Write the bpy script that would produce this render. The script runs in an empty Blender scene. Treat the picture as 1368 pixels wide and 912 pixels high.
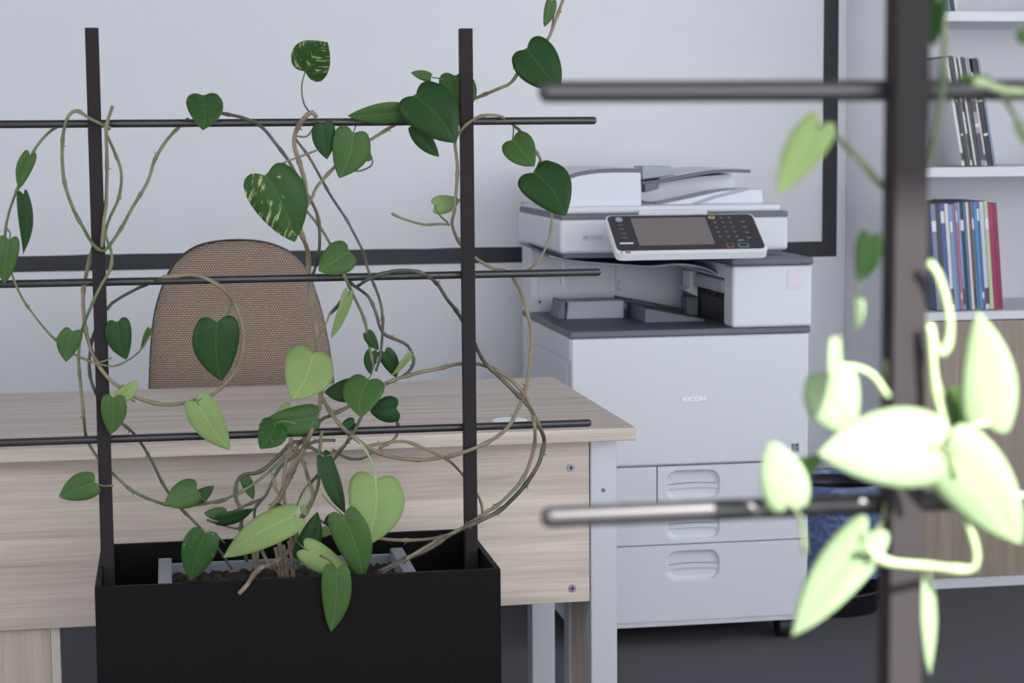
import bpy, bmesh, math, random
from mathutils import Vector, Matrix, Quaternion

random.seed(7)
scene = bpy.context.scene
C = scene.collection
PI = math.pi

# ------------------------------------------------------------------ camera
CAM_H = 1.226
FPX = 2600.0                       # focal length in pixels of the 1368 x 912 frame
yaw, tilt, roll = math.radians(-10.007), math.radians(5.999), math.radians(-0.456)
UPV = Vector((0, 0, 1))
fw0 = Vector((-math.sin(yaw), math.cos(yaw), 0)); rt0 = Vector((math.cos(yaw), math.sin(yaw), 0))
CFW = math.cos(tilt) * fw0 - math.sin(tilt) * UPV
u0 = math.sin(tilt) * fw0 + math.cos(tilt) * UPV
CRT = math.cos(roll) * rt0 + math.sin(roll) * u0
CUP = -math.sin(roll) * rt0 + math.cos(roll) * u0
CAM = Vector((0, 0, CAM_H))
cd = bpy.data.cameras.new('camera'); cam = bpy.data.objects.new('camera', cd); C.objects.link(cam)
m3 = Matrix((CRT, CUP, -CFW)).transposed()
cam.matrix_world = Matrix.Translation(CAM) @ m3.to_4x4()
cd.sensor_width = 36.0; cd.lens = FPX / 1368 * 36.0
cd.clip_start = 0.02; cd.clip_end = 100
cd.dof.use_dof = True; cd.dof.focus_distance = 3.1; cd.dof.aperture_fstop = 9.5
scene.camera = cam

# ------------------------------------------------------------------ light and exposure
vs = scene.view_settings
vs.view_transform = 'Standard'; vs.look = 'None'; vs.gamma = 1.0; vs.use_curve_mapping = False
vs.exposure = -0.36
scene.cycles.use_denoising = True
w = bpy.data.worlds.new('sky'); scene.world = w; w.use_nodes = True
bg = w.node_tree.nodes['Background']; bg.inputs[0].default_value = (0.72, 0.82, 1.0, 1); bg.inputs[1].default_value = 2.0
SUN_DIR = Vector((-0.30, 0.75, -0.52)).normalized()
sl = bpy.data.lights.new('sun', 'SUN'); sl.energy = 25.0; sl.color = (1.0, 0.965, 0.93); sl.angle = math.radians(0.6)
so = bpy.data.objects.new('sun', sl); C.objects.link(so)
so.rotation_euler = SUN_DIR.to_track_quat('-Z', 'Y').to_euler(); so.location = (3, -6, 6)

def area(name, loc, aim, sx, sy, power, col):
    l = bpy.data.lights.new(name, 'AREA'); l.shape = 'RECTANGLE'; l.size = sx; l.size_y = sy; l.energy = power; l.color = col
    o = bpy.data.objects.new(name, l); C.objects.link(o); o.location = loc
    o.rotation_euler = Vector(aim).to_track_quat('-Z', 'Y').to_euler()
    return o
DAY = (1.0, 0.98, 0.985)
RX, LX, FY, BY, CZ = 3.6, -3.2, -1.0, 5.3, 2.9         # room: right, left, window wall, back wall, ceiling
area('daylight_window_right', (RX + 0.06, 2.2, 1.65), (-1, 0, -0.12), 4.2, 1.7, 40, DAY)
area('fill_light_left', (LX - 0.06, 1.3, 1.5), (1, 0, -0.06), 3.0, 1.8, 60, DAY)  # added fill for the left-facing sides, no window known there
area('daylight_window_front', (1.4, FY - 0.06, 1.58), (0, 1, -0.04), 4.0, 2.1, 138, DAY)

# ------------------------------------------------------------------ projection helpers (photo pixel -> point on a real plane)
def ray(u, v): return CFW * FPX + CRT * (u - 684) - CUP * (v - 456)
def aY(u, v, Y):
    d = ray(u, v); return CAM + d * (Y / d.y)
def aZ(u, v, Z):
    d = ray(u, v); return CAM + d * ((Z - CAM_H) / d.z)
def xz(u, v, Y):
    p = aY(u, v, Y); return (p.x, p.z)

# ------------------------------------------------------------------ materials
def s2l(c):
    return tuple(((x / 255) / 12.92 if x / 255 <= 0.04045 else ((x / 255 + 0.055) / 1.055) ** 2.4) for x in c) + (1,)
MATS = {}
def mat(name, rgb, rough=0.5, metal=0.0, spec=0.5, var=0.0, vscale=8.0, bump=0.0, bscale=200.0, stretch=(1, 1, 1), coat=0.0, rgb2=None):
    m = bpy.data.materials.new(name); m.use_nodes = True; nt = m.node_tree; b = nt.nodes['Principled BSDF']
    base = s2l(rgb)
    b.inputs['Base Color'].default_value = base
    b.inputs['Roughness'].default_value = rough; b.inputs['Metallic'].default_value = metal
    b.inputs['Specular IOR Level'].default_value = spec
    if coat: b.inputs['Coat Weight'].default_value = coat
    tc = nt.nodes.new('ShaderNodeTexCoord'); mp = nt.nodes.new('ShaderNodeMapping'); mp.inputs['Scale'].default_value = stretch
    nt.links.new(tc.outputs['Object'], mp.inputs['Vector'])
    if var > 0 or rgb2:
        n = nt.nodes.new('ShaderNodeTexNoise'); n.inputs['Scale'].default_value = vscale; n.inputs['Detail'].default_value = 5
        nt.links.new(mp.outputs[0], n.inputs['Vector'])
        mx = nt.nodes.new('ShaderNodeMix'); mx.data_type = 'RGBA'
        mx.inputs[6].default_value = tuple(x * (1 - var) for x in base[:3]) + (1,)
        mx.inputs[7].default_value = s2l(rgb2) if rgb2 else tuple(min(1, x * (1 + var)) for x in base[:3]) + (1,)
        fac = n.outputs['Fac']
        if rgb2:
            mr = nt.nodes.new('ShaderNodeMapRange'); mr.inputs[1].default_value = 0.38; mr.inputs[2].default_value = 0.62; nt.links.new(fac, mr.inputs[0]); fac = mr.outputs[0]
        nt.links.new(fac, mx.inputs[0]); nt.links.new(mx.outputs[2], b.inputs['Base Color'])
    if bump > 0:
        n2 = nt.nodes.new('ShaderNodeTexNoise'); n2.inputs['Scale'].default_value = bscale; n2.inputs['Detail'].default_value = 3
        nt.links.new(mp.outputs[0], n2.inputs['Vector'])
        bp = nt.nodes.new('ShaderNodeBump'); bp.inputs['Strength'].default_value = bump; bp.inputs['Distance'].default_value = 0.002
        nt.links.new(n2.outputs['Fac'], bp.inputs['Height']); nt.links.new(bp.outputs[0], b.inputs['Normal'])
    MATS[name] = m
    return m

def wood(name, light, dark, axis='X', scale=1.0, rough=0.5):
    m = bpy.data.materials.new(name); m.use_nodes = True; nt = m.node_tree; b = nt.nodes['Principled BSDF']
    tc = nt.nodes.new('ShaderNodeTexCoord'); mp = nt.nodes.new('ShaderNodeMapping')
    s = {'X': (1.2, 22, 22), 'Z': (22, 22, 1.2)}[axis]; mp.inputs['Scale'].default_value = tuple(q * scale for q in s)
    nt.links.new(tc.outputs['Object'], mp.inputs['Vector'])
    n = nt.nodes.new('ShaderNodeTexNoise'); n.inputs['Scale'].default_value = 1.6; n.inputs['Detail'].default_value = 7; n.inputs['Roughness'].default_value = 0.62; n.inputs['Distortion'].default_value = 0.5
    nt.links.new(mp.outputs[0], n.inputs['Vector'])
    mp2 = nt.nodes.new('ShaderNodeMapping'); s2 = {'X': (6, 260, 260), 'Z': (260, 260, 6)}[axis]; mp2.inputs['Scale'].default_value = s2
    nt.links.new(tc.outputs['Object'], mp2.inputs['Vector'])
    f = nt.nodes.new('ShaderNodeTexNoise'); f.inputs['Scale'].default_value = 1.0; f.inputs['Detail'].default_value = 2
    nt.links.new(mp2.outputs[0], f.inputs['Vector'])
    ad = nt.nodes.new('ShaderNodeMath'); ad.operation = 'MULTIPLY_ADD'; ad.inputs[1].default_value = 0.35
    nt.links.new(f.outputs['Fac'], ad.inputs[0]); nt.links.new(n.outputs['Fac'], ad.inputs[2])
    r = nt.nodes.new('ShaderNodeValToRGB'); r.color_ramp.elements[0].position = 0.42; r.color_ramp.elements[0].color = s2l(dark)
    r.color_ramp.elements[1].position = 0.92; r.color_ramp.elements[1].color = s2l(light)
    nt.links.new(ad.outputs[0], r.inputs[0]); nt.links.new(r.outputs[0], b.inputs['Base Color'])
    b.inputs['Roughness'].default_value = rough
    bp = nt.nodes.new('ShaderNodeBump'); bp.inputs['Strength'].default_value = 0.12; bp.inputs['Distance'].default_value = 0.001
    nt.links.new(f.outputs['Fac'], bp.inputs['Height']); nt.links.new(bp.outputs[0], b.inputs['Normal'])
    MATS[name] = m
    return m

mat('wall_paint', (222, 224, 228), 0.75, var=0.03, vscale=3.0, bump=0.25, bscale=260, stretch=(1, 1, 2.2))
mat('ceiling_paint', (182, 182, 182), 0.9)
mat('band_paint', (36, 38, 45), 0.55, var=0.12, vscale=30, bump=0.3, bscale=120)
mat('frame_white', (225, 226, 228), 0.4)
mat('cabinet_white_lit', (236, 237, 241), 0.5)  # cabinet white made lighter for the side panels, side light put into the colour
mat('cabinet_white', (206, 208, 213), 0.45)
wood('cabinet_oak', (158, 145, 131), (131, 118, 105), 'Z', 1.6)
wood('desk_oak', (210, 198, 186), (162, 149, 138), 'X', 1.0)
wood('desk_oak_upright', (210, 198, 184), (166, 153, 140), 'Z', 1.0)
mat('desk_oak_lit', (206, 196, 184), 0.5, var=0.04, vscale=30)
mat('desk_metal', (184, 187, 194), 0.4, metal=0.15, spec=0.5)
mat('screw_metal', (150, 152, 160), 0.3, metal=0.9)
mat('screw_dark', (50, 52, 56), 0.5, metal=0.6)
mat('printer_white', (210, 213, 220), 0.42, bump=0.05, bscale=900)
mat('printer_side', (212, 215, 222), 0.5, bump=0.05, bscale=900)
mat('printer_grey', (98, 102, 112), 0.5, bump=0.08, bscale=900)
mat('printer_light_grey', (160, 165, 176), 0.5)
mat('printer_dark', (44, 46, 52), 0.5)
mat('panel_black', (48, 46, 50), 0.35)
mat('screen_grey', (120, 112, 108), 0.25)
mat('key_grey', (120, 120, 124), 0.5)
mat('key_silver', (170, 182, 200), 0.35, metal=0.3)
mat('key_yellow', (205, 200, 120), 0.4)
mat('key_orange', (196, 120, 84), 0.4)
mat('key_teal', (120, 178, 186), 0.4)
mat('logo_white', (246, 248, 252), 0.3)
mat('badge_grey', (202, 205, 212), 0.4)
mat('badge_text', (176, 179, 187), 0.5)
mat('mark_dark', (78, 82, 94), 0.5)
mat('sticker_pink', (214, 208, 214), 0.5, var=0.04, vscale=90)
mat('planter_black', (17, 15, 16), 0.5, spec=0.08, var=0.15, vscale=6, bump=0.06, bscale=500)
mat('trellis_bar_black', (34, 33, 35), 0.38, spec=0.6, bump=0.03, bscale=400)
mat('trellis_black', (45, 42, 43), 0.5, spec=0.04, bump=0.06, bscale=400)
mat('trough_grey', (128, 133, 142), 0.45)
mat('soil', (46, 36, 30), 0.95, var=0.5, vscale=90, bump=1.0, bscale=120)
mat('rubber_black', (26, 26, 28), 0.6)
mat('bin_black', (28, 28, 32), 0.35)
mat('chair_shell', (40, 38, 40), 0.5)
mat('white_plastic', (228, 230, 234), 0.35)
mat('cable_pink', (196, 186, 192), 0.5)
mat('paper', (216, 214, 208), 0.8, var=0.08, vscale=400, stretch=(1, 0.02, 0.02))
mat('stem_green', (84, 104, 66), 0.5, var=0.25, vscale=30, rgb2=(112, 116, 84))
mat('stem_dark', (58, 70, 54), 0.5, var=0.3, vscale=30, rgb2=(90, 86, 72))
mat('stem_brown', (138, 122, 102), 0.6, var=0.3, vscale=38, rgb2=(126, 120, 92), bump=0.4, bscale=300)
mat('stem_trunk', (118, 102, 86), 0.7, var=0.35, vscale=45, rgb2=(138, 124, 106), bump=0.6, bscale=250)
mat('stem_pale', (142, 162, 116), 0.5, var=0.15, vscale=40)

def carpet():
    m = mat('carpet', (90, 90, 94), 0.95, spec=0.1, var=0.35, vscale=420, bump=0.8, bscale=500)
carpet()

def fabric():
    m = bpy.data.materials.new('chair_fabric'); m.use_nodes = True; nt = m.node_tree; b = nt.nodes['Principled BSDF']
    tc = nt.nodes.new('ShaderNodeTexCoord'); mp = nt.nodes.new('ShaderNodeMapping'); mp.inputs['Scale'].default_value = (1, 0.0, 1)
    nt.links.new(tc.outputs['Object'], mp.inputs['Vector'])
    br = nt.nodes.new('ShaderNodeTexBrick'); br.inputs['Scale'].default_value = 1.0
    br.inputs['Brick Width'].default_value = 0.0058; br.inputs['Row Height'].default_value = 0.0046; br.inputs['Mortar Size'].default_value = 0.0011; br.inputs['Mortar Smooth'].default_value = 0.6
    br.inputs['Color1'].default_value = s2l((178, 158, 142)); br.inputs['Color2'].default_value = s2l((166, 146, 132)); br.inputs['Mortar'].default_value = s2l((84, 68, 62))
    sw = nt.nodes.new('ShaderNodeSeparateXYZ'); cb = nt.nodes.new('ShaderNodeCombineXYZ')
    nt.links.new(mp.outputs[0], sw.inputs[0]); nt.links.new(sw.outputs[0], cb.inputs[0]); nt.links.new(sw.outputs[2], cb.inputs[1])
    nt.links.new(cb.outputs[0], br.inputs['Vector']); nt.links.new(br.outputs['Color'], b.inputs['Base Color'])
    b.inputs['Roughness'].default_value = 0.95; b.inputs['Specular IOR Level'].default_value = 0.1
    bp = nt.nodes.new('ShaderNodeBump'); bp.inputs['Strength'].default_value = 0.4; bp.inputs['Distance'].default_value = 0.001; bp.invert = True
    nt.links.new(br.outputs['Fac'], bp.inputs['Height']); nt.links.new(bp.outputs[0], b.inputs['Normal'])
    MATS['chair_fabric'] = m
fabric()

def leafmat(name, base, vein, patch=None, pamount=0.5, half=0.0, trans=0.25, rough=0.45):
    m = bpy.data.materials.new(name); m.use_nodes = True; nt = m.node_tree; L = nt.links; b = nt.nodes['Principled BSDF']
    N = nt.nodes.new
    uv = N('ShaderNodeUVMap'); sep = N('ShaderNodeSeparateXYZ'); L.new(uv.outputs[0], sep.inputs[0])
    def math_(op, a, bb=None, clamp=False):
        n = N('ShaderNodeMath'); n.operation = op; n.use_clamp = clamp
        for i, q in enumerate((a, bb)):
            if q is None: continue
            if isinstance(q, (int, float)): n.inputs[i].default_value = q
            else: L.new(q, n.inputs[i])
        return n.outputs[0]
    t = math_('ABSOLUTE', math_('SUBTRACT', math_('MULTIPLY', sep.outputs[0], 2.0), 1.0))
    mid = math_('SUBTRACT', 1.0, math_('MULTIPLY', t, 22.0), True)
    ph = math_('MULTIPLY', math_('SUBTRACT', sep.outputs[1], math_('MULTIPLY', t, 0.22)), 62.0)
    lat = math_('MULTIPLY', math_('POWER', math_('MULTIPLY_ADD', math_('SINE', ph), 0.5), 6.0), 1.0)
    lat = math_('POWER', math_('ADD', math_('MULTIPLY', math_('SINE', ph), 0.5), 0.5), 5.0)
    v = math_('ADD', math_('MULTIPLY', mid, 0.75), math_('MULTIPLY', lat, 0.12), True)
    tc = N('ShaderNodeTexCoord')
    nz = N('ShaderNodeTexNoise'); nz.inputs['Scale'].default_value = 30; nz.inputs['Detail'].default_value = 3; L.new(tc.outputs['Object'], nz.inputs['Vector'])
    mx0 = N('ShaderNodeMix'); mx0.data_type = 'RGBA'; lb = s2l(base)
    mx0.inputs[6].default_value = tuple(q * 0.85 for q in lb[:3]) + (1,); mx0.inputs[7].default_value = tuple(min(1, q * 1.15) for q in lb[:3]) + (1,); L.new(nz.outputs['Fac'], mx0.inputs[0])
    mx = N('ShaderNodeMix'); mx.data_type = 'RGBA'; L.new(mx0.outputs[2], mx.inputs[6]); mx.inputs[7].default_value = s2l(vein); L.new(v, mx.inputs[0])
    col = mx.outputs[2]
    if patch:
        cb = N('ShaderNodeCombineXYZ'); L.new(math_('MULTIPLY', sep.outputs[0], 5.0), cb.inputs[0])
        L.new(math_('MULTIPLY', math_('SUBTRACT', sep.outputs[1], math_('MULTIPLY', t, 0.35)), 17.0), cb.inputs[1])
        oi = N('ShaderNodeObjectInfo'); L.new(math_('MULTIPLY', oi.outputs['Random'], 40.0), cb.inputs[2])
        n2 = N('ShaderNodeTexNoise'); n2.inputs['Scale'].default_value = 1.0; n2.inputs['Detail'].default_value = 4; L.new(cb.outputs[0], n2.inputs['Vector'])
        rp = N('ShaderNodeValToRGB'); rp.color_ramp.elements[0].position = 0.66 - pamount * 0.22; rp.color_ramp.elements[1].position = 0.74 - pamount * 0.22; L.new(math_('ADD', n2.outputs['Fac'], math_('MULTIPLY', math_('SUBTRACT', sep.outputs[0], 0.5), half)), rp.inputs[0])
        mp = N('ShaderNodeMix'); mp.data_type = 'RGBA'; L.new(col, mp.inputs[6]); mp.inputs[7].default_value = s2l(patch); L.new(rp.outputs[0], mp.inputs[0]); col = mp.outputs[2]
    L.new(col, b.inputs['Base Color']); b.inputs['Roughness'].default_value = rough; b.inputs['Specular IOR Level'].default_value = 0.2
    bp = N('ShaderNodeBump'); bp.inputs['Strength'].default_value = 0.25; bp.inputs['Distance'].default_value = 0.001; bp.invert = True
    L.new(v, bp.inputs['Height']); L.new(bp.outputs[0], b.inputs['Normal'])
    tr = N('ShaderNodeBsdfTranslucent'); hs = N('ShaderNodeHueSaturation'); hs.inputs['Value'].default_value = 1.5; L.new(col, hs.inputs['Color']); L.new(hs.outputs[0], tr.inputs['Color'])
    ms = N('ShaderNodeMixShader'); ms.inputs[0].default_value = trans; L.new(b.outputs[0], ms.inputs[1]); L.new(tr.outputs[0], ms.inputs[2])
    L.new(ms.outputs[0], nt.nodes['Material Output'].inputs['Surface'])
    MATS[name] = m
leafmat('leaf_dark', (40, 74, 36), (64, 98, 56))
leafmat('leaf_mid', (70, 103, 54), (98, 130, 78))
leafmat('leaf_pale', (136, 161, 100), (164, 184, 128), rough=0.5)
leafmat('leaf_variegated', (52, 88, 42), (72, 108, 58), patch=(176, 186, 122), pamount=0.42)
leafmat('leaf_marbled', (52, 88, 42), (72, 108, 58), patch=(172, 184, 124), pamount=0.2, half=0.34)
leafmat('leaf_flecked', (52, 88, 44), (76, 112, 62), patch=(130, 156, 92), pamount=0.12)
leafmat('leaf_young', (138, 160, 122), (148, 168, 134), trans=0.3, rough=0.5)
BACK = {'leaf_dark': 'leaf_mid', 'leaf_mid': 'leaf_pale', 'leaf_pale': 'leaf_mid', 'leaf_variegated': 'leaf_mid', 'leaf_marbled': 'leaf_mid', 'leaf_flecked': 'leaf_mid', 'leaf_young': 'leaf_young'}

def bagmat():
    m = bpy.data.materials.new('bag_film'); m.use_nodes = True; nt = m.node_tree; b = nt.nodes['Principled BSDF']
    b.inputs['Base Color'].default_value = s2l((92, 116, 160)); b.inputs['Roughness'].default_value = 0.16; b.inputs['Coat Weight'].default_value = 0.5
    tc = nt.nodes.new('ShaderNodeTexCoord'); mp = nt.nodes.new('ShaderNodeMapping'); mp.inputs['Scale'].default_value = (1, 1, 2.4)
    nt.links.new(tc.outputs['Object'], mp.inputs[0])
    n = nt.nodes.new('ShaderNodeTexNoise'); n.inputs['Scale'].default_value = 24; n.inputs['Detail'].default_value = 6; n.inputs['Distortion'].default_value = 1.6
    nt.links.new(mp.outputs[0], n.inputs[0])
    bp = nt.nodes.new('ShaderNodeBump'); bp.inputs['Strength'].default_value = 0.8; bp.inputs['Distance'].default_value = 0.008
    nt.links.new(n.outputs['Fac'], bp.inputs['Height']); nt.links.new(bp.outputs[0], b.inputs['Normal'])
    tr = nt.nodes.new('ShaderNodeBsdfTransparent'); tr.inputs[0].default_value = (0.72, 0.8, 0.95, 1)
    ms = nt.nodes.new('ShaderNodeMixShader'); ms.inputs[0].default_value = 0.35
    nt.links.new(b.outputs[0], ms.inputs[1]); nt.links.new(tr.outputs[0], ms.inputs[2]); nt.links.new(ms.outputs[0], nt.nodes['Material Output'].inputs[0])
    MATS['bag_film'] = m
bagmat()
def smoky():
    m = mat('bin_smoke', (24, 24, 28), 0.3); nt = m.node_tree; b = nt.nodes['Principled BSDF']
    tr = nt.nodes.new('ShaderNodeBsdfTransparent'); tr.inputs[0].default_value = (0.8, 0.7, 0.7, 1)
    ms = nt.nodes.new('ShaderNodeMixShader'); ms.inputs[0].default_value = 0.45
    nt.links.new(b.outputs[0], ms.inputs[1]); nt.links.new(tr.outputs[0], ms.inputs[2]); nt.links.new(ms.outputs[0], nt.nodes['Material Output'].inputs[0])
smoky()
mat('waste_brown', (120, 76, 66), 0.6, var=0.4, vscale=14)

# ------------------------------------------------------------------ mesh helpers (all shapes given in world metres)
def wloc(o):
    p = Vector((0, 0, 0))
    while o: p += o.location; o = o.parent
    return p
def thing(name, label, cat, loc=(0, 0, 0), group=None):
    o = bpy.data.objects.new(name, None); C.objects.link(o); o.location = loc; o.empty_display_size = 0.05
    o['label'] = label; o['category'] = cat
    if group: o['group'] = group
    return o
def link(name, me, mats, parent=None, smooth=False, origin=None):
    if isinstance(mats, str): mats = [mats]
    for q in mats: me.materials.append(MATS[q])
    if smooth:
        for p in me.polygons: p.use_smooth = True
    o = bpy.data.objects.new(name, me); C.objects.link(o)
    if parent is not None:
        me.transform(Matrix.Translation(-wloc(parent))); o.parent = parent
    elif origin is not None:
        me.transform(Matrix.Translation(-Vector(origin))); o.location = origin
    return o
def obj(name, bm, mats, parent=None, smooth=False, origin=None):
    bmesh.ops.recalc_face_normals(bm, faces=bm.faces[:])
    me = bpy.data.meshes.new(name); bm.to_mesh(me); bm.free()
    return link(name, me, mats, parent, smooth, origin)
def tag(o, label, cat, group=None):
    o['label'] = label; o['category'] = cat
    if group: o['group'] = group
    return o
def struct(o): o['kind'] = 'structure'; return o

def add_box(bm, x0, x1, y0, y1, z0, z1, bev=0.0, seg=2):
    b2 = bmesh.new(); bmesh.ops.create_cube(b2, size=1.0)
    for v in b2.verts:
        v.co = Vector(((x0 + x1) / 2 + v.co.x * (x1 - x0), (y0 + y1) / 2 + v.co.y * (y1 - y0), (z0 + z1) / 2 + v.co.z * (z1 - z0)))
    if bev > 0: bmesh.ops.bevel(b2, geom=b2.edges[:], offset=bev, segments=seg, affect='EDGES', profile=0.5)
    merge(bm, b2); return bm
def merge(bm, b2, M=None):
    me = bpy.data.meshes.new('tmp'); b2.to_mesh(me); b2.free()
    if M is not None: me.transform(M)
    bm.from_mesh(me); bpy.data.meshes.remove(me)
def box(x0, x1, y0, y1, z0, z1, bev=0.0, seg=2): return add_box(bmesh.new(), x0, x1, y0, y1, z0, z1, bev, seg)
def add_prism(bm, prof, y0, y1, bev=0.0, seg=2):
    """profile of (x, z) points pushed from y0 to y1"""
    b2 = bmesh.new(); n = len(prof)
    a = [b2.verts.new((x, y0, z)) for x, z in prof]; b = [b2.verts.new((x, y1, z)) for x, z in prof]
    b2.faces.new(a); b2.faces.new(b[::-1])
    for i in range(n): b2.faces.new((a[i], b[i], b[(i + 1) % n], a[(i + 1) % n]))
    bmesh.ops.recalc_face_normals(b2, faces=b2.faces[:])
    if bev > 0: bmesh.ops.bevel(b2, geom=b2.edges[:], offset=bev, segments=seg, affect='EDGES', profile=0.5)
    merge(bm, b2); return bm
def prism(prof, y0, y1, bev=0.0, seg=2): return add_prism(bmesh.new(), prof, y0, y1, bev, seg)
def add_cyl(bm, p, q, r, r2=None, n=20, bev=0.0):
    p, q = Vector(p), Vector(q); d = q - p; b2 = bmesh.new()
    bmesh.ops.create_cone(b2, cap_ends=True, segments=n, radius1=r, radius2=r if r2 is None else r2, depth=d.length)
    if bev > 0:
        es = [e for e in b2.edges if abs(abs(e.verts[0].co.z) - d.length / 2) < 1e-6 and abs(e.verts[0].co.z - e.verts[1].co.z) < 1e-6]
        bmesh.ops.bevel(b2, geom=es, offset=bev, segments=2, affect='EDGES', profile=0.5)
    M = Matrix.Translation((p + q) / 2) @ d.to_track_quat('Z', 'Y').to_matrix().to_4x4()
    merge(bm, b2, M); return bm
def cyl(p, q, r, r2=None, n=20, bev=0.0): return add_cyl(bmesh.new(), p, q, r, r2, n, bev)
def lathe(prof, cx, cy, n=40, sy=1.0, closed=False):
    bm = bmesh.new(); rings = []
    for r, z in prof:
        rings.append([bm.verts.new((cx + r * math.cos(2 * PI * i / n), cy + sy * r * math.sin(2 * PI * i / n), z)) for i in range(n)])
    for a, b in zip(rings, rings[1:]):
        for i in range(n): bm.faces.new((a[i], a[(i + 1) % n], b[(i + 1) % n], b[i]))
    if closed: bm.faces.new(rings[-1])
    bm.faces.new(rings[0][::-1])
    return bm
def rrect(x0, x1, z0, z1, r, n=6):
    out = []
    for cx, cz, a0 in ((x1 - r, z1 - r, 0), (x0 + r, z1 - r, PI / 2), (x0 + r, z0 + r, PI), (x1 - r, z0 + r, 1.5 * PI)):
        for i in range(n + 1):
            a = a0 + PI / 2 * i / n; out.append((cx + r * math.cos(a), cz + r * math.sin(a)))
    return out
def catmull(pts, step):
    P = [Vector(p) for p in pts]
    if len(P) < 3:
        return P
    P = [P[0] * 2 - P[1]] + P + [P[-1] * 2 - P[-2]]; out = []
    for i in range(1, len(P) - 2):
        a, b, c, d = P[i - 1:i + 3]; n = max(2, int((c - b).length / step))
        for k in range(n):
            t = k / n
            out.append(0.5 * ((2 * b) + (c - a) * t + (2 * a - 5 * b + 4 * c - d) * t * t + (3 * b - a - 3 * c + d) * t ** 3))
    out.append(P[-2]); return out
def tube(pts, r0, r1=None, step=0.006, n=8, nodes=0.0, seed=0):
    """smooth round stem; nodes = spacing of the swollen joints"""
    r1 = r0 if r1 is None else r1
    P = catmull(pts, step); bm = bmesh.new(); L = [0.0]
    for a, b in zip(P, P[1:]): L.append(L[-1] + (b - a).length)
    rings = []; up = Vector((0.3, -1, 0.2)).normalized(); off = random.Random(seed).random()
    for i, p in enumerate(P):
        d = (P[min(i + 1, len(P) - 1)] - P[max(i - 1, 0)]).normalized()
        sx = d.cross(up)
        if sx.length < 1e-4: sx = d.orthogonal()
        sx.normalize(); sy = sx.cross(d).normalized(); up = (up - d * up.dot(d)); up = up.normalized() if up.length > 1e-4 else Vector((0, 0, 1))
        f = L[i] / max(L[-1], 1e-6); r = r0 + (r1 - r0) * f
        if nodes:
            q = (L[i] / nodes + off) % 1.0; q = min(q, 1 - q) * nodes; r *= 1 + 0.42 * math.exp(-(q / 0.004) ** 2)
        rings.append([bm.verts.new(p + (sx * math.cos(2 * PI * k / n) + sy * math.sin(2 * PI * k / n)) * r) for k in range(n)])
    for a, b in zip(rings, rings[1:]):
        for k in range(n): bm.faces.new((a[k], a[(k + 1) % n], b[(k + 1) % n], b[k]))
    bm.faces.new(rings[0][::-1]); bm.faces.new(rings[-1])
    if nodes:                                        # little root nubs at the joints
        rs = random.Random(seed + 50); last = None
        for i in range(2, len(P) - 2):
            q = int(L[i] / nodes + off)
            if last is not None and q != last and rs.random() < 0.8:
                d = (P[i + 1] - P[i - 1]).normalized(); o = d.orthogonal().normalized(); o = Quaternion(d, rs.uniform(0, 6.28)) @ o
                rr = r0 + (r1 - r0) * L[i] / L[-1]; add_cyl(bm, P[i], P[i] + (o + d * 0.4) * (rr * 1.6 + 0.002), rr * 0.55, rr * 0.22, 6)
            last = q
    return bm
def text_mesh(s, size, bold=0.0, extrude=0.0008, spacing=1.0):
    cu = bpy.data.curves.new('t', 'FONT'); cu.body = s; cu.size = size; cu.extrude = extrude; cu.offset = bold; cu.space_character = spacing; cu.align_x = 'CENTER'; cu.align_y = 'CENTER'; cu.resolution_u = 3
    o = bpy.data.objects.new('t', cu); C.objects.link(o); dg = bpy.context.evaluated_depsgraph_get(); dg.update()
    me = bpy.data.meshes.new_from_object(o.evaluated_get(dg)); bpy.data.objects.remove(o); bpy.data.curves.remove(cu)
    me.materials.clear(); return me
FACE = Matrix.Rotation(PI / 2, 4, 'X')          # a flat text stood up to face -Y

# ------------------------------------------------------------------ the room
struct(obj('floor', box(LX, RX, FY - 0.2, BY + 0.1, -0.1, 0.0), 'carpet'))
struct(obj('wall_back', box(LX, RX, BY, BY + 0.1, 0, CZ), 'wall_paint'))
struct(obj('ceiling', box(LX, RX, FY - 0.2, BY + 0.1, CZ, CZ + 0.1), 'ceiling_paint'))
def window_wall(name, fix, a0, a1, holes, z0, z1, axis):
    """a wall with openings; axis 'x' runs along x at y = fix, axis 'y' runs along y at x = fix"""
    bm = bmesh.new()
    def put(p, q, lo, hi):
        if axis == 'x': add_box(bm, p, q, fix - 0.2, fix, lo, hi)
        else: add_box(bm, fix, fix + 0.2, p, q, lo, hi)
    if fix == LX: fix -= 0.2
    put(a0, a1, 0, z0); put(a0, a1, z1, CZ)
    edges = [a0] + [e for h in holes for e in h] + [a1]
    for i in range(0, len(edges), 2): put(edges[i], edges[i + 1], z0, z1)
    struct(obj(name, bm, 'wall_paint'))
WZ = (0.5, 2.72)
fholes = [(-0.6, 0.3), (0.4, 1.7), (1.8, 3.4)]; rholes = [(0.1, 2.1), (2.2, 4.3)]
window_wall('wall_front', FY, LX, RX, fholes, WZ[0], WZ[1], 'x')
window_wall('wall_left', LX, FY - 0.2, BY + 0.1, [(-0.2, 2.8)], 0.6, 2.4, 'y')  # opening added to let the left fill lamp in
window_wall('wall_right', RX, FY - 0.2, BY + 0.1, rholes, 0.8, 2.5, 'y')
k = 0
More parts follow.
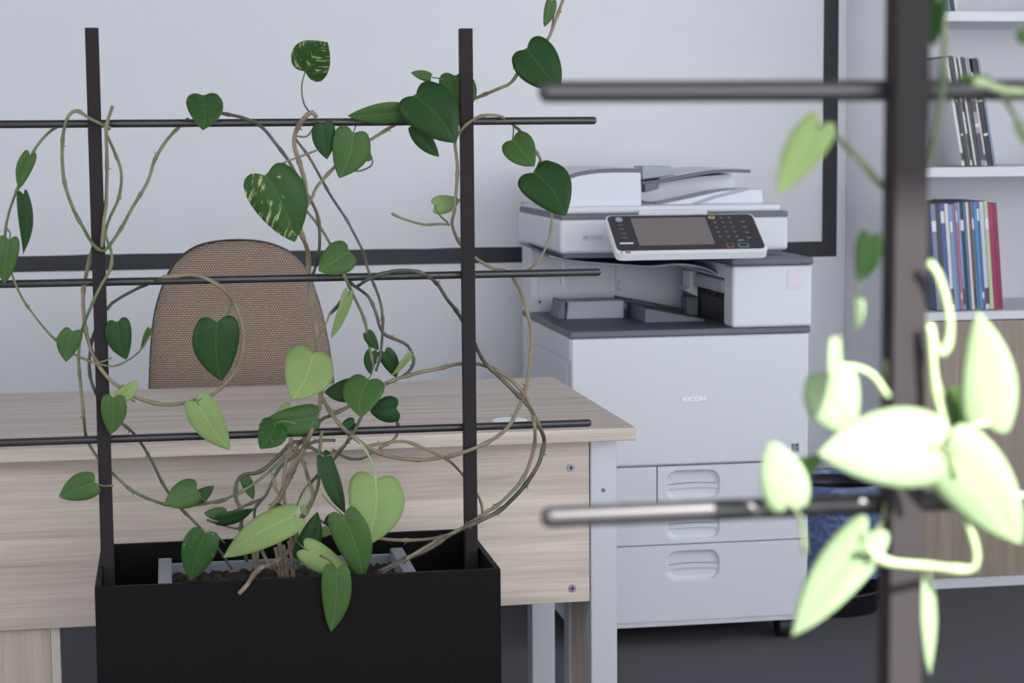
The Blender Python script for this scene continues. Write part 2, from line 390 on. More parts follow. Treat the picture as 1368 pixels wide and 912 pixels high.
for ax, holes, z0, z1 in (('x', fholes, WZ[0], WZ[1]), ('y', rholes, 0.8, 2.5)):
    for a, b in holes:
        k += 1; bm = bmesh.new(); t = 0.045
        for p, q, lo, hi in ((a, a + t, z0, z1), (b - t, b, z0, z1), (a, b, z0, z0 + t), (a, b, z1 - t, z1)):
            if ax == 'x': add_box(bm, p, q, FY - 0.19, FY - 0.13, lo, hi)
            else: add_box(bm, RX + 0.13, RX + 0.19, p, q, lo, hi)
        struct(obj('window_%d' % k, bm, 'frame_white'))
# the black painted border of the writing wall
bl, br_ = aY(100, 351, BY), aY(1108, 331, BY)
Zb0, Zb1 = 0.880, 0.923
xo, xi = aY(1118.5, 200, BY).x, aY(1099, 200, BY).x
ed = random.Random(3)
bt = [(-2.6 + i * 0.06, Zb1 + ed.uniform(-0.0012, 0.0012)) for i in range(int((xo + 2.6) / 0.06))]
struct(obj('trim_1', prism([(-2.6, Zb0)] + bt + [(xo, Zb1), (xo, Zb0)], BY - 0.002, BY + 0.001), 'band_paint'))
struct(obj('trim_2', box(xi, xo, BY - 0.002, BY + 0.001, Zb1, 2.35), 'band_paint'))
struct(obj('trim_3', box(-2.6, xo, BY - 0.002, BY + 0.001, 2.35, 2.392), 'band_paint'))

# ------------------------------------------------------------------ bookcase
BX0, BX1, BFY = 1.902, 2.80, 4.89
bc = thing('bookcase', 'tall white bookcase with oak-fronted cupboard below, against the wall right of the printer', 'bookcase', ((BX0 + BX1) / 2, BFY + 0.2, 0))
CT = 0.752                                        # cupboard top
for x0, x1 in ((BX0, BX0 + 0.018), (BX1 - 0.018, BX1)): obj('side_panel', box(x0, x1, BFY, BY - 0.003, 0, 1.97, 0.001), 'cabinet_white_lit', bc)
obj('back_panel', box(BX0 + 0.018, BX1 - 0.018, BY - 0.02, BY - 0.005, 0.05, 1.95), 'cabinet_white', bc)
z2 = aY(1300, 223, BFY).z; z1 = aY(1300, 15, BFY).z
for z in (z2, z1, 1.95): obj('shelf', box(BX0 + 0.018, BX1 - 0.018, BFY + 0.002, BY - 0.02, z - 0.026, z, 0.001), 'cabinet_white', bc)
obj('cupboard_top', box(BX0 + 0.018, BX1 - 0.018, BFY - 0.006, BY - 0.02, CT - 0.022, CT, 0.001), 'cabinet_white', bc)
obj('plinth', box(BX0 + 0.018, BX1 - 0.018, BFY + 0.002, BFY + 0.02, 0.0, 0.028), 'cabinet_white', bc)
xm = (BX0 + BX1) / 2
for x0, x1, hx in ((BX0 + 0.019, xm - 0.002, xm - 0.04), (xm + 0.002, BX1 - 0.019, xm + 0.04)):
    d = obj('cupboard_door', box(x0, x1, BFY - 0.004, BFY + 0.014, 0.030, CT - 0.025, 0.001), 'cabinet_oak', bc)
    obj('handle', cyl((hx, BFY - 0.025, 0.60), (hx, BFY - 0.025, 0.70), 0.005, bev=0.002), 'screw_metal', d, True)

bk = {}
def book(name, label, cat, xb, zb, wd, ht, dp, lean, cover, group, y0=None, stripe=None):
    """one upright book; base of the right edge at xb, leaning by `lean` (top to the left)"""
    y0 = BFY + 0.03 if y0 is None else y0
    zb += wd * math.sin(lean) + 0.0002; t = thing(name, label, cat, (xb, y0, zb), group)
    R = Matrix.Translation((xb, y0, zb)) @ Matrix.Rotation(-lean, 4, 'Y')
    bm = bmesh.new(); c = 0.0011
    add_box(bm, -wd, -wd + c, 0, dp, 0, ht); add_box(bm, -c, 0, 0, dp, 0, ht); add_box(bm, -wd + c, -c, 0, c, 0, ht)
    bm.transform(R); obj('cover', bm, cover, t)
    bm = box(-wd + c, -c, c, dp - 0.003, 0.002, ht - 0.002); bm.transform(R); obj('page_block', bm, 'paper', t)
    if stripe:
        for (s0, s1, sm) in stripe:
            bm = box(-wd + 0.0006, -0.0006, -0.0004, 0.0002, ht * s0, ht * s1); bm.transform(R); obj('spine_print', bm, sm, t)
    return t
def bm_(rgb, name): mat(name, rgb, 0.4, var=0.06, vscale=20); return name
cv = {n: bm_(c, 'cover_' + n) for n, c in dict(slate=(112, 122, 158), rose=(196, 120, 130), sky=(122, 150, 188), navy=(46, 54, 82), cream=(206, 206, 204), teal=(84, 126, 140), rust=(120, 84, 84), azure=(82, 128, 178), cobalt=(66, 98, 160), silver=(188, 194, 204), lime=(176, 190, 146), crimson=(150, 40, 84), plum=(128, 34, 76), black=(36, 36, 42), charcoal=(66, 66, 72), chalk=(214, 214, 216), pewter=(142, 142, 150), forest=(66, 84, 74), steel=(118, 130, 152)).items()}
BG = 'magazines on the bookcase shelf above the cupboard'
lean = math.radians(5.0)
row = [('lime', 'pale green thin magazine leaning beside the crimson hardback', 0.010, .292), ('silver', 'silver-white magazine spine left of the pale green magazine', 0.012, .290),
       ('cobalt', 'bright cobalt blue magazine left of the silver-white one', 0.007, .292), ('azure', 'azure blue magazine with white top in the coloured row', 0.009, .290),
       ('teal', 'teal magazine with white print in the coloured row', 0.006, .292), ('rust', 'rust brown thin magazine between teal magazines', 0.008, .290),
       ('cream', 'cream magazine left of the rust brown one', 0.006, .290), ('teal', 'second teal magazine, left of the cream one', 0.006, .292), ('navy', 'dark navy magazine in the coloured row', 0.010, .288),
       ('sky', 'sky blue thin magazine left of the dark navy one', 0.006, .290), ('rose', 'rose pink thin magazine near the dark trellis post', 0.005, .288), ('slate', 'slate blue magazine beside the rose pink one', 0.010, .284),
       ('sky', 'light blue magazine half hidden by the dark post', 0.008, .284), ('cream', 'cream magazine hidden behind the dark post, lower row', 0.010, .286), ('cobalt', 'blue magazine hidden behind the dark post, lower row', 0.012, .286), ('charcoal', 'charcoal magazine leaning on the bookcase side, lower row', 0.012, .286), ('steel', 'steel blue magazine nearest the bookcase side, lower row', 0.014, .286)]
xb = aZ(1319, 409, CT).x
for nm, lb, wd, ht in (('plum', 'plum red hardback at the right end of the coloured row', .0135, .286), ('crimson', 'crimson hardback second from the right end of the coloured row', .0115, .286)):
    book('hardback_book', lb, 'book', xb, CT + 0.0005 + 0.001, wd, ht, .215, lean, cv[nm], BG, BFY + 0.035); xb -= (wd + 0.0006) / math.cos(lean)
for i, (nm, lb, wd, ht) in enumerate(row):
    if xb - ht * math.sin(lean) - wd < BX0 + 0.022: break
    st = [((.74, .84, cv['chalk']),), ((.05, .2, cv['charcoal']),), ((.82, .93, cv['chalk']), (.1, .16, cv['chalk'])), None][i % 4]
    book('magazine', lb, 'magazine', xb, CT + 0.0015, wd, ht, .212, lean, cv[nm], BG, BFY + 0.035 + (i % 3) * 0.002, st); xb -= (wd + 0.0006) / math.cos(lean)
MG = 'magazines on the middle shelf of the bookcase'
lean = math.radians(10.5); xb = aZ(1303, 221.5, z2).x
row = [('steel', 'grey-blue magazine at the right end of the black and white row', .006, .288), ('black', 'black magazine beside the grey-blue one, middle shelf', .014, .288), ('chalk', 'white thin magazine left of the black one, middle shelf', .007, .25),
       ('pewter', 'pewter grey magazine with fine print, middle shelf', .012, .29), ('charcoal', 'charcoal magazine left of the pewter one, middle shelf', .008, .292), ('chalk', 'chalk white magazine with black stripes, middle shelf', .008, .292),
       ('black', 'thin black magazine between two white ones, middle shelf', .004, .29), ('chalk', 'thin white magazine next to the dark trellis post, middle shelf', .006, .29), ('forest', 'dark green magazine by the dark trellis post, middle shelf', .008, .296),
       ('black', 'black magazine half behind the dark post, middle shelf', .006, .29), ('chalk', 'white magazine half behind the dark post, middle shelf', .008, .29)]
for i, (nm, lb, wd, ht) in enumerate(row):
    if xb - ht * math.sin(lean) - wd < BX0 + 0.022: break
    st = [None, ((.28, .3, cv['chalk']), (.6, .62, cv['chalk'])), ((.05, .12, cv['charcoal']),), ((.05, .3, cv['charcoal']), (.36, .39, cv['chalk']), (.5, .6, cv['charcoal']))][i % 4]
    book('magazine', lb, 'magazine', xb, z2 + 0.002, wd, ht, .21, lean, cv[nm], MG, BFY + 0.03 + (i % 3) * 0.003, st); xb -= (wd + 0.0006) / math.cos(lean)
lean = math.radians(9); xb = aZ(1279, 13, z1).x if False else aY(1280, 13.5, BFY + 0.03).x
for nm, lb, wd, ht in (('silver', 'silver magazine at the right end of the top shelf', .008, .29), ('black', 'black magazine beside the silver one on the top shelf', .012, .29), ('sky', 'light blue magazine left of the black one, top shelf', .006, .29), ('teal', 'teal magazine beside the light blue one, top shelf', .008, .29)):
    book('magazine', lb, 'magazine', xb, z1 + 0.002, wd, ht, .21, lean, cv[nm], 'magazines on the top shelf of the bookcase'); xb -= (wd + 0.0006) / math.cos(lean)

# ------------------------------------------------------------------ printer
YF, XL, XR = 4.47, 0.931, 1.516
PT = 0.768                                         # top of the paper output deck
pr = thing('office_printer', 'white floor-standing office copier with tilted touch panel and paper drawers', 'printer', ((XL + XR) / 2, YF + 0.3, 0))
YB = 5.11
obj('body', box(XL, XR, YF + 0.022, YB, 0.062, PT - 0.016, 0.004), 'printer_white', pr)
obj('base_plate', box(XL + 0.002, XR - 0.002, YF + 0.006, YB - 0.01, 0.046, 0.0605, 0.002), 'printer_white', pr)
zl1, zl2, zl3, zb_ = (aY(900, y, YF).z for y in (621.9, 676.2, 727.0, 829.5))
vseam = aY(878, 650, YF).x
g = 0.0014
obj('front_cover', box(XL, XR, YF, YF + 0.03, zl1 + g, PT - 0.017, 0.006, 3), 'printer_white', pr, False)
def recess_panel(name, x0, x1, z0, z1, cx, cz, hw, hh, parent):
    """drawer front with a rounded hand recess"""
    n = 64; bm = bmesh.new(); r = min(hh * 0.72, hw)
    inner = []
    ins = rrect(cx - hw, cx + hw, cz - hh, cz + hh, r, 15)
    f, m, bk_, ol = [], [], [], []
    for (x, z) in ins:
        dx, dz = x - cx, z - cz
        s = min(((x1 - cx) if dx > 0 else (cx - x0)) / max(abs(dx), 1e-9), ((z1 - cz) if dz > 0 else (cz - z0)) / max(abs(dz), 1e-9))
        ol.append((cx + dx * s, cz + dz * s))
    # put the true corners in: snap the nearest outer point to each corner
    for c in ((x0, z0), (x1, z0), (x0, z1), (x1, z1)):
        i = min(range(len(ol)), key=lambda q: (ol[q][0] - c[0]) ** 2 + (ol[q][1] - c[1]) ** 2); ol[i] = c
    loops = [[(x, YF + 0.02, z) for x, z in ol], [(x, YF, z) for x, z in ol], [(x, YF, z) for x, z in ins]]
    for sc_, dy in ((0.965, 0.0008), (0.92, 0.003), (0.86, 0.006), (0.7, 0.0085), (0.35, 0.0095)):
        loops.append([(cx + (x - cx) * (1 - (1 - sc_) * hh / hw if abs(x - cx) > hw * 0.5 else 1 - (1 - sc_) * 0.6), YF + dy, cz + (z - cz) * sc_) for x, z in ins])
    vv = [[bm.verts.new(c) for c in lp] for lp in loops]
    for a, b in zip(vv, vv[1:]):
        for i in range(len(a)): 
            try: bm.faces.new((a[i], a[(i + 1) % len(a)], b[(i + 1) % len(a)], b[i]))
            except ValueError: pass
    bm.faces.new(vv[-1])
    me_o = obj(name, bm, 'printer_white', parent)
    pts = [(cx - hw * 0.97 + hw * 1.94 * i / 10, cz + 0.001 + 0.0035 * (1 - ((i - 5) / 5) ** 2)) for i in range(11)]
    prof = pts + [(x, z - 0.0125 - 0.001 * (1 - ((i - 5) / 5) ** 2) * -1) for i, (x, z) in reversed(list(enumerate(pts)))]
    gr = obj('grip', prism(prof, YF + 0.0042, YF + 0.0095, 0.001, 1), 'printer_white', me_o)
    obj('grip_slot', prism([(x, z + 0.0014) for x, z in pts] + [(x, z + 0.0002) for x, z in reversed(pts)], YF + 0.0055, YF + 0.0095), 'printer_grey', me_o)
    return me_o
hc = aY(926, 648, YF); hw_ = (aY(962, 650, YF).x - aY(890, 650, YF).x) / 2; hh_ = (aY(926, 627.5, YF).z - aY(926, 669, YF).z) / 2
obj('tray_end_cover', box(XL, vseam - g, YF, YF + 0.02, zl2 + g, zl1 - g, 0.002), 'printer_white', pr)
recess_panel('paper_drawer', vseam + g, XR, zl2 + g, zl1 - g, hc.x, hc.z, hw_, hh_, pr)
h2 = aY(926, 701, YF); recess_panel('paper_drawer', XL, XR, zl3 + g, zl2 - g, h2.x, h2.z, hw_, hh_, pr)
h3 = aY(926, 755, YF); recess_panel('paper_drawer', XL, XR, zb_ + g, zl3 - g, h3.x, h3.z, hw_, hh_, pr)
for x, y in ((XL + 0.05, YF + 0.06), (XR - 0.038, YF + 0.03), (XL + 0.05, YB - 0.06), (XR - 0.05, YB - 0.06)):
    c_ = obj('caster', cyl((x - 0.03, y, 0.026), (x + 0.03, y, 0.026), 0.026, n=24, bev=0.005), 'rubber_black', pr, False)
    obj('caster_fork', box(x - 0.022, x + 0.022, y - 0.015, y + 0.015, 0.034, 0.047, 0.003), 'printer_dark', c_)
obj('side_panel', box(XL - 0.003, XL + 0.002, YF + 0.045, YB - 0.02, 0.09, PT - 0.075, 0.0015), 'printer_side', pr)
obj('side_trim', box(XL - 0.0025, XL + 0.002, YF + 0.008, YB - 0.02, PT - 0.072, PT - 0.0175, 0.0015), 'printer_side', pr)
# output deck
dk = obj('output_deck', box(XL - 0.004, XR + 0.002, YF - 0.006, YB - 0.02, PT - 0.0155, PT, 0.003), 'printer_grey', pr)
def deckpt(u, v): return aZ(u, v, PT)
pA, pB = deckpt(757, 427), deckpt(836, 426)
obj('stop_block', prism([(pA.x, PT + 0.0003), (pB.x, PT + 0.0003), (pB.x, PT + 0.046), (pA.x + 0.006, PT + 0.046)], pA.y, pA.y + 0.10, 0.003), 'printer_light_grey', dk)
obj('stop_block_side', prism([(pA.x - 0.02, PT + 0.0003), (pA.x - 0.0005, PT + 0.0003), (pA.x - 0.0005, PT + 0.047), (pA.x - 0.012, PT + 0.047)], pA.y + 0.01, pA.y + 0.12, 0.002), 'printer_grey', dk)
pC, pD = deckpt(862, 431.5), deckpt(946, 431)
obj('output_ramp', prism([(pC.x, PT + 0.0003), (pD.x, PT + 0.0003), (pD.x, PT + 0.006), (pC.x, PT + 0.037)], pC.y, pC.y + 0.19, 0.002), 'printer_grey', dk)
pE = aY(836, 400, pC.y + 0.12)
obj('ramp_rail', prism([(pB.x, PT + 0.036), (pD.x + 0.005, PT + 0.008), (pD.x + 0.005, PT + 0.013), (pB.x, PT + 0.05)], pC.y + 0.192, pC.y + 0.25, 0.001), 'printer_dark', dk)
# rear housing behind the deck
RY = 5.0
obj('rear_housing', box(XL + 0.003, XR - 0.01, RY, YB + 0.02, PT - 0.01, 0.965, 0.004), 'printer_white', pr)
xs = aY(821.6, 380, RY).x; xe = aY(913, 380, RY).x; xl_ = aY(717, 380, RY).x
obj('housing_panel', box(xl_ + 0.004, xs - 0.001, RY - 0.004, RY, PT + 0.002, 0.855, 0.001), 'printer_white', pr)
obj('housing_panel', box(xl_ + 0.004, xs - 0.001, RY - 0.004, RY, 0.8575, 0.95, 0.001), 'printer_white', pr)
hp = obj('housing_panel', box(xs + 0.001, xe, RY - 0.006, RY, PT + 0.002, 0.95, 0.001), 'printer_white', pr)
lt = aY(827, 381, RY - 0.006)
bm = bmesh.new()
add_box(bm, lt.x - 0.004, lt.x - 0.002, RY - 0.009, RY - 0.0058, lt.z - 0.012, lt.z + 0.012); add_box(bm, lt.x - 0.004, lt.x + 0.005, RY - 0.009, RY - 0.0058, lt.z + 0.0095, lt.z + 0.012); add_box(bm, lt.x - 0.004, lt.x + 0.005, RY - 0.009, RY - 0.0058, lt.z - 0.012, lt.z - 0.0095)
obj('latch', bm, 'printer_light_grey', hp)
sk = aY(721, 403, RY - 0.004); obj('lock_button', cyl((sk.x, RY - 0.006, sk.z), (sk.x, RY - 0.0035, sk.z), 0.0042, n=16), 'printer_grey', pr)
# right tower (finisher cover)
tx0, tx1 = aY(985, 400, 4.452).x - 0.012, 1.517
tw = obj('tower_cover', box(tx0, tx1, 4.452, 4.528, PT + 0.001, 0.916, 0.008, 3), 'printer_white', pr)
obj('tower_top', box(tx0 - 0.004, tx1 + 0.002, 4.447, 4.97, 0.9165, 0.935, 0.006, 3), 'printer_grey', pr)
c1, c2 = aY(1051, 387, 4.452), aY(1070, 360, 4.452)
st = obj('status_sticker', box(c1.x, c2.x, 4.4512, 4.4521, c1.z, c2.z, 0.0003, 1), 'badge_grey', tw)
obj('sticker_print', box(c1.x + 0.004, c2.x - 0.003, 4.4508, 4.4513, c1.z + 0.007, c2.z - 0.003), 'sticker_pink', st)
# paper exit between tower and rear housing
XE = tx0 + 0.004
ex = obj('exit_unit', box(XE + 0.012, tx1 - 0.002, 4.529, 4.97, PT + 0.001, 0.916, 0.002), 'printer_dark', pr)
za, zb2 = aY(967, 391, 4.55).z, aY(967, 373, 4.55).z
obj('exit_bar', box(XE - 0.006, XE + 0.011, 4.532, 4.79, za, zb2, 0.004), 'printer_light_grey', ex)
obj('exit_hood', box(XE + 0.002, XE + 0.012, 4.53, 4.95, zb2 + 0.003, 0.9155, 0.002), 'printer_side', ex)
obj('exit_bracket', prism([(XE - 0.028, za - 0.012), (XE + 0.008, za - 0.03), (XE + 0.008, zb2 + 0.004), (XE - 0.014, zb2 + 0.004), (XE - 0.014, za - 0.004)], 4.80, 4.87, 0.002), 'printer_white', ex)
obj('exit_post', box(XE - 0.022, XE + 0.008, 4.80, 4.86, PT + 0.001, za - 0.031, 0.001), 'printer_grey', ex)
for k_ in range(4):
    yk = 4.56 + k_ * 0.062; obj('exit_roller', cyl((XE + 0.004, yk - 0.008, za - 0.009), (XE + 0.004, yk + 0.008, za - 0.009), 0.008, n=14, bev=0.001), 'rubber_black', ex)
# curved upper tray sheet below the scanner
SY = 4.60
sp = [aY(u, v, SY) for u, v in ((733, 341), (752, 346), (775, 349), (805, 351.5), (840, 354), (866, 355.5), (885, 354), (905, 352.5), (925, 354), (945, 359), (962, 368))]
sp = catmull(sp, 0.012)
bm = bmesh.new(); n_ = len(sp)
for dy, dz in ((0, 0),):
    f0 = [bm.verts.new((p.x, SY, p.z)) for p in sp]; f1 = [bm.verts.new((p.x, SY, p.z - 0.004)) for p in sp]
    r0 = [bm.verts.new((p.x, RY - 0.008, p.z + 0.012)) for p in sp]; r1 = [bm.verts.new((p.x, RY - 0.008, p.z + 0.008)) for p in sp]
    for i in range(n_ - 1):
        bm.faces.new((f0[i], f0[i + 1], f1[i + 1], f1[i])); bm.faces.new((f0[i], r0[i], r0[i + 1], f0[i + 1])); bm.faces.new((f1[i], f1[i + 1], r1[i + 1], r1[i])); bm.faces.new((r0[i], r1[i], r1[i + 1], r0[i + 1]))
    for i in (0, n_ - 1): bm.faces.new((f0[i], f1[i], r1[i], r0[i]))
sh = obj('inner_tray', bm, 'printer_grey', pr)
obj('tray_lip', tube([(p.x, SY - 0.001, p.z - 0.001) for p in sp], 0.0026, step=0.02, n=6), 'printer_light_grey', sh, True)
# scanner
SF, SX0, SX1 = 4.56, 0.923, 1.492
sz0, sz1 = 0.946, 1.0285
sc = obj('scanner_unit', box(SX0, SX1, SF, YB + 0.02, sz0, sz1, 0.01, 4), 'printer_white', pr)
obj('scanner_underside', box(SX0 + 0.012, SX1 - 0.012, SF + 0.02, YB, sz0 - 0.012, sz0 + 0.004, 0.002), 'printer_grey', sc)
obj('platen_gap', box(SX0 + 0.004, SX1 - 0.001, SF + 0.002, YB + 0.01, sz1 - 0.001, sz1 + 0.0125, 0.002), 'printer_grey', sc)
sup = aY(752, 350, SF + 0.06); obj('scanner_strut', box(sup.x - 0.004, sup.x + 0.004, SF + 0.06, SF + 0.07, PT + 0.10, sz0), 'printer_light_grey', sc)
bc1 = aY(791.5, 317, SF); bd = obj('model_badge', box(bc1.x - 0.026, bc1.x + 0.026, SF - 0.0012, SF + 0.001, bc1.z - 0.0068, bc1.z + 0.0068, 0.0006, 1), 'badge_grey', sc)
me = text_mesh('MP C2003', 0.0105, 0.0001); me.transform(Matrix.Translation((bc1.x, SF - 0.0012, bc1.z)) @ FACE); link('badge_lettering', me, 'badge_text', bd)
# document feeder
AF = 4.57
az0, az1 = sz1 + 0.012, aY(900, 274, AF).z
ad = obj('platen_cover', box(SX0 + 0.002, aY(1043, 280, AF).x, AF, YB, az0, az1, 0.007, 3), 'printer_white', pr)
k0, k1 = aY(852, 287, AF), aY(944, 279, AF)
obj('lift_handle', box(k0.x, k1.x, AF - 0.010, AF + 0.002, k0.z - 0.002, k1.z, 0.004, 3), 'printer_white', ad)
HF = 4.585
fx0 = aY(746, 260, HF).x; fx1 = aY(857, 260, HF).x
arc = [xz(u, v, HF) for u, v in ((749, 239), (757, 235), (770, 230.5), (785, 227.5), (802, 225.5), (820, 225), (856, 225))]
fe = obj('feeder_cover', prism([(fx1, az1 - 0.001), (fx0, az1 - 0.001), (fx0, arc[0][1] - 0.004)] + [(x, z - 0.009) for x, z in arc], HF, YB - 0.04, 0.002), 'printer_white', pr)
obj('feeder_trim', prism(arc + [(x, z - 0.0085) for x, z in reversed(arc)], HF - 0.001, HF + 0.0115, 0.0008, 1), 'printer_grey', fe)
obj('feeder_lid', prism([(x, z + 0.0005) for x, z in arc] + [(x, z - 0.0085) for x, z in reversed(arc)], HF + 0.012, YB - 0.04, 0.0008, 1), 'printer_white', fe)
obj('feeder_side', box(SX0 + 0.004, fx0 + 0.002, HF + 0.06, YB - 0.05, az1 - 0.001, arc[0][1] - 0.004, 0.008, 3), 'printer_white', fe)
IY = 4.66
it = [xz(u, v, IY) for u, v in ((858, 243), (885, 239.5), (905, 235.5), (935, 230), (955, 227), (980, 226), (1003, 226.5))]
itp = obj('document_tray', prism(it + [(x, z - 0.008) for x, z in reversed(it)], IY, YB - 0.06, 0.001, 1), 'printer_grey', pr)
obj('document_tray_surface', prism([(x, z + 0.002) for x, z in it[1:]] + [(x, z + 0.0002) for x, z in reversed(it[1:])], IY + 0.03, YB - 0.08), 'printer_white', itp)
obj('tray_hinge', prism([xz(858, 240, IY + 0.03), xz(903, 234, IY + 0.03), xz(897, 222, IY + 0.03), xz(858, 221.5, IY + 0.03)], IY + 0.03, IY + 0.12, 0.003), 'printer_light_grey', itp)
obj('tray_bracket', prism([xz(862, 257, IY - 0.01), xz(880, 252, IY - 0.01), xz(881, 244, IY - 0.01), xz(862, 245, IY - 0.01)], IY - 0.01, IY + 0.03, 0.001), 'printer_grey', itp)
TY = 4.76
obj('tray_support', prism([xz(u, v, TY) for u, v in ((856, 276), (880, 271), (930, 262), (984, 250), (976, 232), (930, 236), (884, 244), (856, 248))], TY, YB - 0.1, 0.001), 'printer_white', pr)
obj('exit_flap', prism([xz(u, v, TY - 0.05) for u, v in ((856, 276), (885, 275), (885, 271), (862, 269), (856, 266))], TY - 0.05, TY, 0.001), 'printer_grey', pr)
OY = 4.64
op = obj('ejection_tray', prism([xz(u, v, OY) for u, v in ((870, 277), (1020, 277), (1018, 253), (985, 252.5), (960, 256), (920, 265), (885, 272))], OY, YB - 0.08, 0.002), 'printer_white', pr)
obj('ejection_ridge', prism([xz(u, v, OY - 0.002) for u, v in ((918, 274), (928, 274), (958, 264.5), (1004, 253), (985, 252.5), (950, 262))], OY - 0.003, OY + 0.004), 'printer_light_grey', op)
# control panel
t0, b0 = Vector((0, 4.40, 1.041)), Vector((0, 4.28, 0.963))
xtl = aY(808, 289, 4.40).x; xtr = aY(1006, 286, 4.40).x
up_ = (t0 - b0).normalized(); nrm = Vector((0, -up_.z, up_.y)); hgt = (t0 - b0).length
MP = Matrix((Vector((1, 0, 0)), up_, nrm)).transposed().to_4x4(); MP.translation = Vector((xtl, b0.y, b0.z))
wp = xtr - xtl
def panel_part(name, poly, d0, d1, m, par, bev=0.0):
    bm = bmesh.new(); a = [bm.verts.new((x, y, d0)) for x, y in poly]; b = [bm.verts.new((x, y, d1)) for x, y in poly]
    bm.faces.new(a); bm.faces.new(b)
    for i in range(len(a)): bm.faces.new((a[i], b[i], b[(i + 1) % len(a)], a[(i + 1) % len(a)]))
    bmesh.ops.recalc_face_normals(bm, faces=bm.faces[:])
    bm.transform(MP); return obj(name, bm, m, par)
cp = panel_part('control_panel', rrect(0, wp, -0.004, hgt + 0.003, 0.014), -0.018, 0.0, 'white_plastic', pr)
obj('panel_arm', box(xtl + 0.06, xtr - 0.02, 4.37, SF + 0.02, 0.972, 1.0, 0.004), 'printer_light_grey', cp)
pf = panel_part('panel_face', rrect(0.004, wp - 0.004, 0.008, hgt, 0.012), 0.0, 0.0012, 'panel_black', cp)
panel_part('touch_screen', rrect(0.058, 0.236, 0.026, hgt - 0.011, 0.002), 0.0012, 0.0018, 'screen_grey', cp)
def disc(cx, cy, rx, ry, n=20): return [(cx + rx * math.cos(2 * PI * i / n), cy + ry * math.sin(2 * PI * i / n)) for i in range(n)]
panel_part('home_button', disc(0.030, hgt - 0.016, 0.0085, 0.0085), 0.0012, 0.003, 'key_silver', cp)
panel_part('indicator_bar', rrect(0.014, 0.046, 0.033, 0.0375, 0.002), 0.0012, 0.002, 'white_plastic', cp)
for i in range(4):
    panel_part('shortcut_key', rrect(0.024, 0.036, hgt - 0.037 - i * 0.0165, hgt - 0.0345 - i * 0.0165, 0.001), 0.0012, 0.0018, 'key_grey', cp)
panel_part('reset_key', disc(0.252, hgt - 0.012, 0.008, 0.005), 0.0012, 0.002, 'key_yellow', cp)
panel_part('reset_key_centre', disc(0.252, hgt - 0.012, 0.005, 0.0025), 0.0019, 0.0023, 'panel_black', cp)
for r in range(5):
    for c in range(3):
        if r == 0 and c == 0: continue
        panel_part('number_key', disc(0.255 + c * 0.0195, hgt - 0.014 - r * 0.0185, 0.003, 0.0026, 10), 0.0012, 0.002, 'key_grey', cp)
for r in range(4):
    panel_part('function_key', rrect(0.318, 0.327, hgt - 0.033 - r * 0.021, hgt - 0.029 - r * 0.021, 0.001), 0.0012, 0.002, 'key_grey', cp)
for nm, x0, x1, m in (('stop_key', 0.262, 0.279, 'key_orange'), ('start_key', 0.290, 0.314, 'key_teal')):
    q = panel_part(nm, rrect(x0, x1, 0.013, 0.028, 0.002), 0.0012, 0.0018, m, cp)
    panel_part(nm + '_face', rrect(x0 + 0.0016, x1 - 0.0016, 0.0146, 0.0264, 0.0015), 0.0017, 0.0022, 'panel_black', cp)
panel_part('start_lamp', rrect(0.293, 0.307, 0.0385, 0.041, 0.001), 0.0012, 0.0018, 'key_teal', cp)
for x0, x1 in ((0.010, 0.014), (0.021, 0.033)):
    panel_part('media_slot', rrect(x0, x1, -0.001, 0.006, 0.0008), -0.0005, 0.0006, 'key_grey', cp)
# logo on the front cover, energy mark
lg = aY(927.5, 533, YF)
pl = obj('logo_plate', box(lg.x - 0.036, lg.x + 0.036, YF - 0.0005, YF + 0.001, lg.z - 0.0085, lg.z + 0.0085), 'badge_grey', pr)
me = text_mesh('RICOH', 0.0165, 0.0007, 0.0006, 1.05); xs_ = [v.co.x for v in me.vertices]; sc_ = 0.0575 / (max(xs_) - min(xs_))
me.transform(Matrix.Translation((lg.x, YF - 0.0008, lg.z)) @ FACE @ Matrix.Diagonal((sc_, 0.95, 1, 1))); link('logo_lettering', me, 'logo_white', pl)
e0_, e1_ = aY(1057.2, 603.5, YF), aY(1067.2, 592, YF)
en = obj('energy_mark', box(e0_.x, e1_.x, YF - 0.0006, YF + 0.001, e0_.z, e1_.z), 'mark_dark', pr)
dx_ = e1_.x - e0_.x; dz_ = e1_.z - e0_.z
for a, b, c, d in ((.1, .6, .80, .86), (.15, .45, .60, .66), (.65, .9, .58, .64), (.05, .7, .42, .49), (.1, .9, .10, .18), (.1, .6, .24, .28)):
    obj('mark_line', box(e0_.x + a * dx_, e0_.x + b * dx_, YF - 0.001, YF - 0.0005, e0_.z + c * dz_, e0_.z + d * dz_), 'badge_grey', en)
dm = aY(1050, 597.5, YF); obj('mark_dash', box(dm.x - 0.004, dm.x + 0.004, YF - 0.0005, YF + 0.001, dm.z - 0.0012, dm.z + 0.0012), 'badge_text', pr)
# cable loop at the back of the printer
cb_ = [aY(u, v, BY - 0.06) for u, v in ((712, 470), (704, 474), (699, 484), (699, 495), (703, 505), (710, 512), (716, 530), (718, 620))] + [Vector((0.97, BY - 0.07, 0.2)), Vector((0.98, BY - 0.08, 0.02)), Vector((1.0, BY - 0.1, 0.004)), Vector((1.1, BY - 0.1, 0.004))]
cbl = obj('power_cable', tube(cb_, 0.003, step=0.01, n=8), 'cable_pink', None, True, (cb_[0].x, BY - 0.06, 0.4))
tag(cbl, 'thin pale cable looping down behind the copier left side', 'cable')

